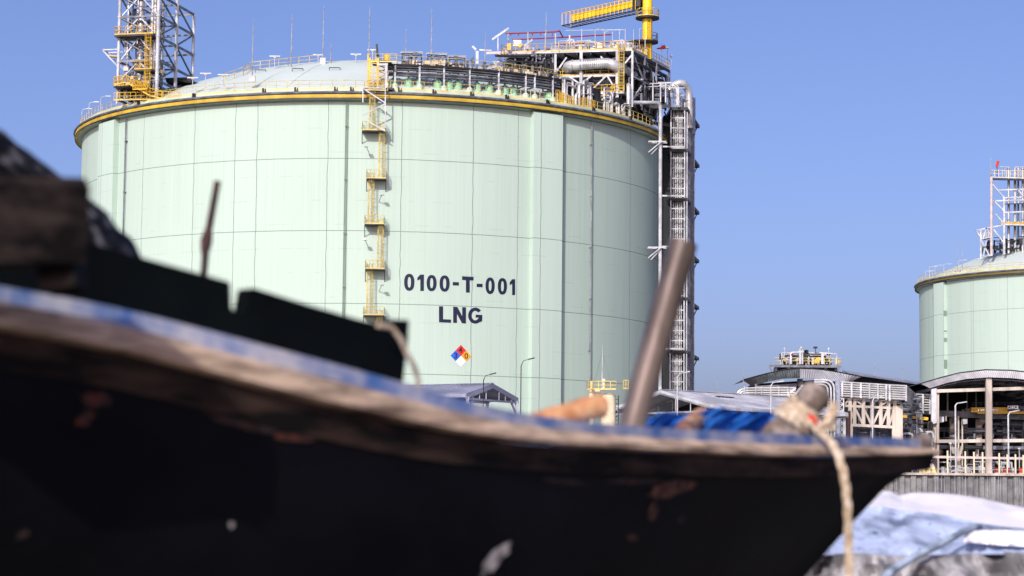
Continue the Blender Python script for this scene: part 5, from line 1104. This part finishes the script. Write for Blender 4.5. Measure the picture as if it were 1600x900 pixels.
for px, y0, lb in ((1485.5, 693, 'small fan-headed lamp post left of the shelter street lamp'), (1593, 701, 'small fan-headed lamp post at the picture edge')):
    p = at(px, 742, 254); p.z = 3.8; t = thing('short_lamp', lb, 'lamp', p, 'small lamp posts on the sea wall'); tp = at(px, y0+3, 254)
    MB().tube(p, Vector((p.x, p.y, tp.z)), .05, 6).build('pole', 'white_steel', t)
    MB().lathe(Vector((p.x, p.y, tp.z)), [(.05, 0), (.2, .2), (.16, .3), (0, .32)], 8).build('lamp_head', 'white_steel', t)
k = MB(); railing(k, [Vector((at(1405, 742, 252.2).x, 252.2, 3.8)), Vector((at(1660, 742, 252.2).x, 252.2, 3.8))], .45, 2.4, .02, toe=False, mid=False); tag(k.build('low_railing', 'pink_primer'), 'low thin railing along the top of the sea wall', 'railing')

# ============================================================ BOAT
ST = [(-700, 2.95, 270, 300, 395), (-350, 3.12, 362, 388, 474), (0, 3.4, 449, 470, 545), (100, 3.48, 464, 488, 560), (200, 3.57, 485, 509, 580), (300, 3.66, 510, 536, 606), (400, 3.75, 537, 562, 634), (500, 3.87, 563, 588, 658), (600, 4.0, 590, 613, 680),
      (700, 4.14, 619, 640, 698), (800, 4.3, 645, 662, 708), (900, 4.5, 658, 673, 713), (1000, 4.75, 667, 682, 718), (1100, 5.0, 672, 688, 722), (1200, 5.3, 677, 693, 725), (1300, 5.65, 681, 695, 725), (1400, 6.08, 684, 697, 722), (1447, 6.3, 688, 698, 716)]
def samp(px):
    for a, c in zip(ST, ST[1:]):
        if a[0] <= px <= c[0]:
            f = (px-a[0])/(c[0]-a[0]); return [a[i]*(1-f)+c[i]*f for i in range(5)]
    return list(ST[-1] if px > ST[-1][0] else ST[0])
pxs = [-700+i*25 for i in range(86)]+[1447]
def smoothed(px):
    v = [samp(min(1447, max(-700, px+d))) for d in (-60, -30, 0, 30, 60)] if px < 1400 else [samp(px)]*5
    r_ = [sum(q_[i] for q_ in v)/5 for i in range(5)]; r_[0] = px; return r_
SS = [smoothed(p) for p in pxs]
tipv = at(1447, 690, 6.3); ax = Vector((.69, .72, 0)).normalized(); nn = Vector((ax.y, -ax.x, 0))
bo = thing('wooden_boat', 'old black wooden boat with worn brown rub rail, beached close up', 'boat', Vector((-.3, 5.0, -1.05)))
def sect(s_):
    px, Y, y0, y1, y2 = s_; g_ = at(px, y0, Y); z1 = at(px, y1, Y).z; z2 = at(px, y2, Y).z
    d_ = Vector((g_.x-tipv.x, g_.y-tipv.y, 0)); return Vector((g_.x, g_.y, 0)), g_.z, z1, z2, d_.dot(ax), max(.012, d_.dot(nn))
secs = [sect(s_) for s_ in SS]
def loft(rows, name, mat, parent, close=False):
    k = MB(); n = len(rows[0]); vs = [v for r_ in rows for v in r_]; m_ = n if close else n-1
    k.add(vs, [(i*n+j, i*n+(j+1) % n, (i+1)*n+(j+1) % n, (i+1)*n+j) for i in range(len(rows)-1) for j in range(m_)], True); return k.build(name, mat, parent)
def both(fn, name, mat, close=True):
    """near side and mirrored far side"""
    for sgn in (0, 1):
        rows = []
        for g_, z0, z1, z2, a_, w_ in secs:
            base = Vector((tipv.x, tipv.y, 0))+ax*a_; side = nn if sgn == 0 else -nn
            rows.append([base+side*(w_+o_)+Vector((0, 0, z)) for o_, z in fn(z0, z1, z2, w_)])
        loft(rows, name, mat, bo, close)
both(lambda z0, z1, z2, w_: [(.004, z1-.004), (.004, z0), (-min(.09, w_), z0+.002), (-min(.09, w_), z1-.004)], 'gunwale_cap', 'blue_cap')
zm = lambda z1, z2: z1-(z1-z2)*.66
both(lambda z0, z1, z2, w_: [(.0, z1-.001), (.012, z1-.003), (.027, z1-.012), (.036, (z1+zm(z1, z2))/2-.002), (.038, zm(z1, z2)+.005), (.030, zm(z1, z2)), (-.004, zm(z1, z2))], 'rub_rail', 'rail_wood')
both(lambda z0, z1, z2, w_: [(-.002, zm(z1, z2)-.001), (.016, zm(z1, z2)-.002), (.015, z2+.004), (.008, z2-.012), (.004, z2-.03), (-.002, z2-.032)], 'strake', 'dark_strake')
for sgn in (0, 1):
    rows = []
    for g_, z0, z1, z2, a_, w_ in secs:
        row = []
        fade = max(0, min(1, 1+a_/2.6))**1.3
        for j in range(15):
            s_ = j/14; dz = (z2+1.0)*s_; lat_ = w_*(1-s_**(2.3-1.1*fade)*.97)
            rk_ = .59*((dz+.03)/.36)**.9*fade if dz > 0 else .0
            base = Vector((tipv.x, tipv.y, 0))+ax*(a_-rk_); side = nn if sgn == 0 else -nn
            row.append(base+side*max(.006, lat_-.0)+Vector((0, 0, z2-dz+.002)))
        rows.append(row)
    loft(rows, 'hull', 'hull_paint', bo)
rows = []
for g_, z0, z1, z2, a_, w_ in secs:
    base = Vector((tipv.x, tipv.y, 0))+ax*a_; rows.append([base-nn*max(.003, w_-.03)+Vector((0, 0, z0-.06)), base+Vector((0, 0, z0-.05)), base+nn*max(.003, w_-.03)+Vector((0, 0, z0-.06))])
loft(rows, 'deck', 'blue_inside', bo)
# transom
g_, z0, z1, z2, a_, w_ = secs[0]; base = Vector((tipv.x, tipv.y, 0))+ax*a_
MB().poly([base+nn*w_+Vector((0, 0, z0)), base+nn*w_*.75+Vector((0, 0, -.5)), base+Vector((0, 0, -.98)), base-nn*w_*.75+Vector((0, 0, -.5)), base-nn*w_+Vector((0, 0, z0))], -ax*.04).build('transom', 'hull_paint', bo)
# stem cap at the bow
k = MB().path([at(1430, 699, 6.25), at(1444, 690, 6.28), at(1452, 684, 6.32)], [.03, .026, .012], 10); k.build('stem_head', 'grey_wood', bo)
# worn patches showing rust-coloured wood through the paint, on the hull surface
from mathutils.bvhtree import BVHTree
def hull_hit(px, py, lift=.004):
    d_ = ray(px, py).normalized(); best = None
    for ob in bo.children:
        if ob.name.startswith('hull'):
            me_ = ob.data; org = Vector(ob['org']); bv = BV.get(ob.name)
            if bv is None: bv = BV[ob.name] = BVHTree.FromPolygons([v.co+org for v in me_.vertices], [tuple(p.vertices) for p in me_.polygons])
            h_ = bv.ray_cast(Vector((0, 0, 0)), d_)
            if h_[0] and (best is None or h_[3] < best[3]): best = h_
    return (best[0]-d_*lift) if best else None
BV = {}
def patch(name, cx, cy, rx, ry, rot, mat, seed, n=18):
    rr = random.Random(seed); pts = []
    for i in range(n):
        t = 2*math.pi*i/n; q_ = rr.uniform(.7, 1.15); x, y = rx*q_*math.cos(t), ry*q_*math.sin(t); c_, s_ = math.cos(rot), math.sin(rot)
        p = hull_hit(cx+x*c_-y*s_, cy+x*s_+y*c_)
        if p: pts.append(p)
    c = hull_hit(cx, cy)
    if len(pts) < 5 or c is None: return
    k = MB(); k.add([c]+pts, [(0, i+1, (i+1) % len(pts)+1) for i in range(len(pts))]); k.build(name, mat, bo)
M('bare_brown', (112, 70, 50), .9, scale=40, rgb2=(40, 24, 18)); M('old_rust', (84, 36, 18), .9, scale=60, rgb2=(20, 12, 10)); M('scrape', (190, 186, 180), .8, scale=40, rgb2=(110, 106, 102)); M('old_brown', (58, 34, 24), .9, scale=22, rgb2=(22, 14, 12))
patch('worn_patch', 150, 625, 26, 13, 0, 'old_rust', 1); patch('worn_patch', 132, 655, 16, 10, -.5, 'old_rust', 2); patch('worn_patch', 380, 664, 60, 7, .22, 'old_brown', 3); patch('worn_patch', 460, 684, 36, 7, .15, 'old_rust', 4)
patch('worn_patch', 560, 690, 50, 8, .2, 'old_brown', 5); patch('worn_patch', 1050, 764, 38, 13, -.25, 'bare_brown', 6); patch('worn_patch', 1020, 800, 8, 16, .2, 'bare_brown', 16); patch('worn_patch', 1190, 742, 44, 5, .1, 'old_brown', 17); patch('worn_patch', 700, 712, 60, 6, .12, 'old_brown', 18); patch('worn_patch', 880, 752, 40, 5, .1, 'old_brown', 19); patch('worn_patch', 985, 752, 50, 6, 0, 'old_brown', 7); patch('worn_patch', 988, 840, 10, 6, 0, 'old_rust', 8)
patch('scrape_mark', 775, 872, 40, 11, -.85, 'scrape', 9); patch('scrape_mark', 362, 820, 5, 5, 0, 'scrape', 10); patch('scrape_mark', 35, 836, 12, 6, -.5, 'old_brown', 11); patch('scrape_mark', 1065, 812, 7, 6, 0, 'old_brown', 12)
# notched dark board standing inside the gunwale
def Yg(px): return samp(px)[1]
def BP(px, py, off=.10): return at(px, py, Yg(px)+off)
top = [(-500, 210), (-150, 300), (100, 372), (160, 385), (205, 398), (300, 424), (357, 440), (360, 445), (361, 480), (366, 488), (376, 489), (383, 483), (389, 452), (397, 450), (480, 476), (560, 499), (600, 509), (603, 499), (639, 500), (638, 530), (629, 604)]
bot = [(p, samp(p)[2]+14) for p in (560, 450, 350, 250, 150, 50, -80, -250, -500)]
OUT = [BP(*p) for p in top]+[BP(*p) for p in bot]
wb = MB(); n = len(OUT); off = -nn*.03
me = bpy.data.meshes.new('wash_board'); bm = bmesh.new(); org = Vector(bo['org'])
fv = [bm.verts.new(p-org) for p in OUT]; f0 = bm.faces.new(fv); ex = bmesh.ops.extrude_face_region(bm, geom=[f0])
for v in ex['geom']:
    if isinstance(v, bmesh.types.BMVert): v.co += off
bmesh.ops.triangulate(bm, faces=bm.faces[:]); bmesh.ops.recalc_face_normals(bm, faces=bm.faces); bm.to_mesh(me); bm.free()
me.materials.append(MAT['green_black']); o = bpy.data.objects.new('wash_board', me); COL.objects.link(o); o.parent = bo
# humped black sheet behind it
k = MB(); rr = random.Random(77); sil = [(-420, -70), (-200, 75), (-60, 162), (0, 204), (40, 232), (80, 264), (120, 294), (160, 328), (196, 368), (226, 412), (250, 470)]
rows = []; dense = interp(sil, 44)
for i, (x, y) in enumerate(dense):
    p = at(x, y, Yg(max(-700, min(1400, x)))+.42); row = []
    for j in range(15):
        t = -.15+1.3*math.pi*j/14*.75; rr_ = .22; row.append(p+Vector((0, -math.cos(t)*rr_+rr_*.2, -rr_*(1-math.sin(t))*1.5))+Vector((0, 1, 1))*.008*noise.noise(Vector((i*.35, j*.5, 2))))
    rows.append(row)
for i, r_ in enumerate(rows): r_.insert(0, r_[0]+Vector((0, .02, -.5)))
k.add([v for r_ in rows for v in r_], [(i*16+j, i*16+j+1, (i+1)*16+j+1, (i+1)*16+j) for i in range(len(rows)-1) for j in range(15)], True)
tag(k.build('humped_sheet', 'black_sheet_glints'), 'black plastic sheet with painted glints humped over the boat at far left', 'sheet')
# heavy timber block
k = MB(); a, c = at(-260, 345, 2.98), at(92, 350, 3.22); d_ = (c-a).normalized(); up = Vector((0, 0, 1)); dp = d_.cross(up).normalized()
sec = [(-.07, -.058), (.07, -.058), (.07, .062), (-.07, .062)]
for (u0, w0) in sec: pass
vs = []
for s_, tw in ((0, 0), (.25, .0), (.5, .0), (.75, 0), (1, 0)):
    q_ = a.lerp(c, s_); vs += [q_-dp*x_+up*(z_) for x_, z_ in ((-.07, -.06), (-.075, .045), (-.062, .06), (.07, .062), (.075, -.06))]
k.add(vs, [(i*5+j, i*5+(j+1) % 5, (i+1)*5+(j+1) % 5, (i+1)*5+j) for i in range(4) for j in range(5)]+[(0, 1, 2, 3, 4), (20, 21, 22, 23, 24)])
k.bar(c+Vector((.0, .0, -.02)), c+Vector((.012, .0, -.095)), .1, .05)
tag(k.build('timber_beam', 'old_timber'), 'thick weathered timber beam end lying across the boat, far left', 'beam')
# thin rusty rod with a knot
t = thing('rusty_rod', 'thin rusty rod with a knob standing up from the dark board', 'rod', at(318, 440, 4.85)); Yr = 4.85
MB().path([at(315, 470, Yr), at(322, 385, Yr), at(326, 360, Yr), at(340, 283, Yr)], [.0072, .0082, .0082, .0076], 10).build('shaft', 'rust_iron', t)
MB().path([at(319, 398, Yr), at(321, 388, Yr), at(322.5, 376, Yr), at(325, 364, Yr), at(327, 355, Yr)], [.007, .011, .013, .010, .007], 10).build('knob', 'rust_iron', t)
# steel pipe leaning
t = thing('steel_pipe', 'thick bare steel pipe leaning up out of the boat', 'pipe', at(990, 665, 4.98)); p0, p1 = at(984, 678, 4.95), at(1068, 378, 4.95)
d_ = (p1-p0).normalized(); pr_ = MB(); n = 28; R1, R2 = .0292, .0240; a = d_.cross(Vector((0, 1, 0))).normalized(); b_ = d_.cross(a)
circ = lambda c, r: [c+(a*math.cos(2*math.pi*i/n)+b_*math.sin(2*math.pi*i/n))*r for i in range(n)]
vs = circ(p0, R1)+circ(p1, R1*1.08)+circ(p1, R2)+circ(p1-d_*.2, R2)
pr_.add(vs, [(q_*n+i, q_*n+(i+1) % n, (q_+1)*n+(i+1) % n, (q_+1)*n+i) for q_ in range(3) for i in range(n)], True); pr_.build('tube', 'steel_pipe', t)
pr_ = MB().path([p1-d_*.03, p1-d_*.005], R1*1.13, 24); 
# logs
def log(p, q_, r, label, end):
    t = thing('wooden_pole', label, 'pole', p, 'bare wooden poles on the gunwale'); k = MB(); m_ = 9
    pts = [p.lerp(q_, i/m_)+Vector((0, 0, .0015*math.sin(i*1.9))) for i in range(m_+1)]; k.path(pts, [r*(.86+.14*i/m_) for i in range(m_+1)], 18).build('shaft', 'orange_wood', t)
    e = (q_-p).normalized(); MB().path([q_-e*.001, q_+e*.004], [r*.98, r*.9], 18).build('cut_end', end, t)
log(at(800, 672, 4.62), at(938, 634, 4.78), .026, 'bare orange wooden pole lying by the foot of the steel pipe', 'rust_wood')
log(at(1068, 672, 5.25), at(1098, 650, 5.75), .0225, 'short wooden pole end on the blue tarpaulin', 'rust_wood')
log_o = None
# blue tarpaulin in the bow
k = MB(); rows = []; rr = random.Random(4)
for i in range(41):
    f = i/40; px = 1000+250*f; Y = 5.35+.55*f; ytop = 643+4*math.sin(f*9)+3*math.sin(f*21+1)+(4 if f < .1 else 0); ybot = 692; row = []
    for j in range(11):
        g = j/10; yy = ytop+(ybot-ytop)*(g**1.3); row.append(at(px+1.5*math.sin(j*1.3+i*.4), yy, Y+.04*math.sin(i*.8+j*.5)+.03*math.sin(j*2+i*1.7)-.05*g))
    pt = row[0]; rows.append([pt+Vector((0, .18, -.10)), pt+Vector((0, .09, -.01))]+row)
k.add([v for r_ in rows for v in r_], [(i*13+j, i*13+j+1, (i+1)*13+j+1, (i+1)*13+j) for i in range(40) for j in range(12)], True)
tag(k.build('blue_tarpaulin', 'blue_inside'), 'bright blue tarpaulin folded inside the bow of the boat', 'tarpaulin')
# bow post with rope
Yp = 5.62
t = thing('mooring_post', 'weathered mooring post with rounded knob at the bow', 'post', at(1240, 690, Yp))
MB().path([at(1205, 700, Yp+.02), at(1226, 676, Yp), at(1248, 650, Yp), at(1264, 630, Yp)], [.05, .046, .034, .027], 16).build('stem', 'grey_wood', t)
MB().path([at(1258, 643, Yp), at(1264, 632, Yp), at(1270, 622, Yp), at(1275, 612, Yp), at(1278, 604, Yp), at(1280, 600, Yp)], [.028, .036, .041, .039, .027, .010], 18).build('knob', 'grey_wood', t)
rp_ = thing('mooring_rope', 'cream rope with a red strand wound on the bow post, hanging down the hull', 'rope', at(1262, 650, Yp))
def rope(mb, pts, r, turns=16, n=14, lay=.0):
    """laid three-strand rope: three strands twisted about the path"""
    pts = [Vector(p) for p in pts]
    dn = []
    for i in range(len(pts)-1):
        p_1 = pts[max(0, i-1)]; p0, p1 = pts[i], pts[i+1]; p2 = pts[min(len(pts)-1, i+2)]
        for k_ in range(8):
            t_ = k_/8; dn.append(.5*((2*p0)+(-p_1+p1)*t_+(2*p_1-5*p0+4*p1-p2)*t_*t_+(-p_1+3*p0-3*p1+p2)*t_**3))
    dn.append(pts[-1]); ln = 0; frames = []
    ref = None
    for i, p in enumerate(dn):
        d_ = (dn[min(i+1, len(dn)-1)]-dn[max(i-1, 0)]).normalized()
        if ref is None: ref = d_.cross(Vector((0, 0, 1)) if abs(d_.z) < .9 else Vector((1, 0, 0)))
        a_ = (ref-d_*ref.dot(d_)).normalized(); ref = a_; b2 = d_.cross(a_)
        if i: ln += (p-dn[i-1]).length
        frames.append((p, a_, b2, ln))
    for s_ in range(3):
        mb.path([p+(a_*math.cos(l/r*.55+s_*2.094)+b2*math.sin(l/r*.55+s_*2.094))*r*.5 for p, a_, b2, l in frames], r*.56, 7)
k = MB(); axd = (at(1272, 616, Yp)-at(1226, 676, Yp)).normalized(); s1 = axd.cross(Vector((0, 1, 0))).normalized(); s2 = axd.cross(s1)
c0_ = at(1238, 662, Yp); pts = []
for i in range(49):
    t_ = i/48; th = t_*2*math.pi*4; R0 = .047-.011*t_; pts.append(c0_+axd*(t_*.052)+(s1*math.cos(th)+s2*math.sin(th))*R0)
rope(k, pts, .0105); k.build('coil', 'rope', rp_)
k = MB(); rope(k, [at(1250, 652, Yp-.06), at(1262, 660, Yp-.07), at(1274, 668, Yp-.07), at(1284, 676, Yp-.1), at(1298, 690, Yp-.16), at(1310, 712, Yp-.2), at(1319, 745, Yp-.22), at(1324, 790, Yp-.22), at(1326, 850, Yp-.2), at(1327, 905, Yp-.2), at(1326, 1010, Yp-.2)], .0108); k.build('hanging_end', 'rope', rp_)
k = MB(); rope(k, [at(1268, 655, Yp-.03), at(1282, 668, Yp-.05), at(1296, 655, Yp-.06), at(1303, 632, Yp-.05), at(1300, 650, Yp-.05), at(1296, 672, Yp-.05)], .013); k.build('loose_end', 'rope', rp_)
k = MB().path([at(1262, 650, Yp-.065), at(1269, 656, Yp-.067), at(1275, 663, Yp-.066)], [.009, .012, .008], 10); k.build('red_strand', 'rope_red', rp_)
# thin cord on the dark board
k = MB(); k.path([BP(590, 508, .06), BP(612, 512, .05), BP(626, 530, .045), BP(636, 552, .05), BP(648, 575, .06), BP(654, 596, .08), BP(650, 616, .09), BP(644, 640, .1)], .0048, 8)
tag(k.build('pale_cord', 'rope'), 'thin pale cord looping over the end of the dark board', 'cord')

# ============================================================ COVERED BOAT at the lower right
def band(name, mat, label, cat, crest, low, Yc, Yl, nz=12, amp=.02, seed=1, tail=None):
    k = MB(); rr = random.Random(seed); n = 60; C_, L_ = interp(crest, n), interp(low, n); rows = []
    for i in range(n+1):
        row = []
        for j in range(nz+1):
            g = j/nz; x = C_[i][0]*(1-g)+L_[i][0]*g; y = C_[i][1]*(1-g)+L_[i][1]*g
            Y = Yc+(Yl-Yc)*g+amp*2.6*noise.noise(Vector((i*.13, j*.22, seed)))+amp*1.5*noise.noise(Vector((i*.4+j*.3, j*.5, seed+9)))+amp*.5*noise.noise(Vector((i*1.1, j*1.2, seed+3))); row.append(at(x, y, Y))
        if tail: row = [row[0]+Vector((0, tail, -tail*.35)), row[0]+Vector((0, tail*.4, -.02))]+row
        rows.append(row)
    m_ = len(rows[0]); k.add([v for r_ in rows for v in r_], [(i*m_+j, i*m_+j+1, (i+1)*m_+j+1, (i+1)*m_+j) for i in range(n) for j in range(m_-1)], True)
    return tag(k.build(name, mat), label, cat)
M('blue_hull', (164, 180, 208), .75, scale=5, rgb2=(92, 106, 130), lo=.34, hi=.50)  # light blue puts the white tarpaulin's shade into the colour, with stains
Cr = [(1180, 812), (1280, 806), (1330, 792), (1352, 778), (1374, 766), (1392, 768), (1408, 776), (1424, 770), (1450, 770), (1490, 772), (1530, 778), (1570, 787), (1610, 795), (1680, 806), (1760, 820)]
Lo = [(1180, 822), (1280, 812), (1330, 798), (1352, 795), (1374, 799), (1392, 803), (1408, 806), (1424, 806), (1450, 808), (1490, 814), (1530, 825), (1570, 830), (1610, 832), (1680, 832), (1760, 840)]
band('white_tarpaulin', 'white_tarp', 'sunlit white tarpaulin heaped beyond the bow', 'tarpaulin', Cr, Lo, 9.9, 9.2, 8, .03, 2, 1.6)
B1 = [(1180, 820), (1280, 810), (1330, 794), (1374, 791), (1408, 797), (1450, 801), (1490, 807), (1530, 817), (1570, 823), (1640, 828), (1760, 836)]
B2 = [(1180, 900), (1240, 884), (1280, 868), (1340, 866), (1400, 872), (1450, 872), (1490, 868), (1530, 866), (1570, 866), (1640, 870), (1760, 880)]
band('shade_sheet', 'blue_hull', 'stained sheet coloured light blue as shade under the white tarpaulin', 'sheet', B1, B2, 9.15, 8.75, 14, .03, 5)
band('white_cloth', 'white_tarp', 'small white cloth strip on the light blue sheet, lower right', 'cloth', [(1508, 830), (1530, 829), (1560, 828), (1640, 831), (1760, 838)], [(1505, 846), (1530, 849), (1560, 852), (1640, 856), (1760, 864)], 8.85, 8.75, 6, .02, 8)
band('grey_sheet', 'tarp_grey', 'crumpled grey sheet at the foot of the light blue one', 'sheet', [(1180, 896), (1240, 880), (1280, 866), (1340, 864), (1400, 869), (1490, 866), (1570, 862), (1640, 866), (1760, 876)], [(1100, 1130), (1200, 1140), (1300, 1140), (1400, 1140), (1500, 1150), (1600, 1150), (1700, 1150), (1760, 1150), (1800, 1150)], 8.7, 8.2, 18, .08, 11)
k = MB(); k.path([at(1532, 822, 8.95), at(1510, 828, 8.78), at(1470, 850, 8.6), at(1425, 872, 8.5), at(1392, 892, 8.4), at(1370, 920, 8.3)], [.010, .012, .014, .014, .016, .018], 10)
tag(k.build('rolled_edge', 'tarp_grey'), 'pale grey rolled cloth edge running down across the blue sheet', 'cloth')
M('roll_cloth', (160, 176, 196), .9, scale=12, rgb2=(104, 118, 134)); o = bpy.data.objects['rolled_edge']; o.data.materials[0] = MAT['roll_cloth']
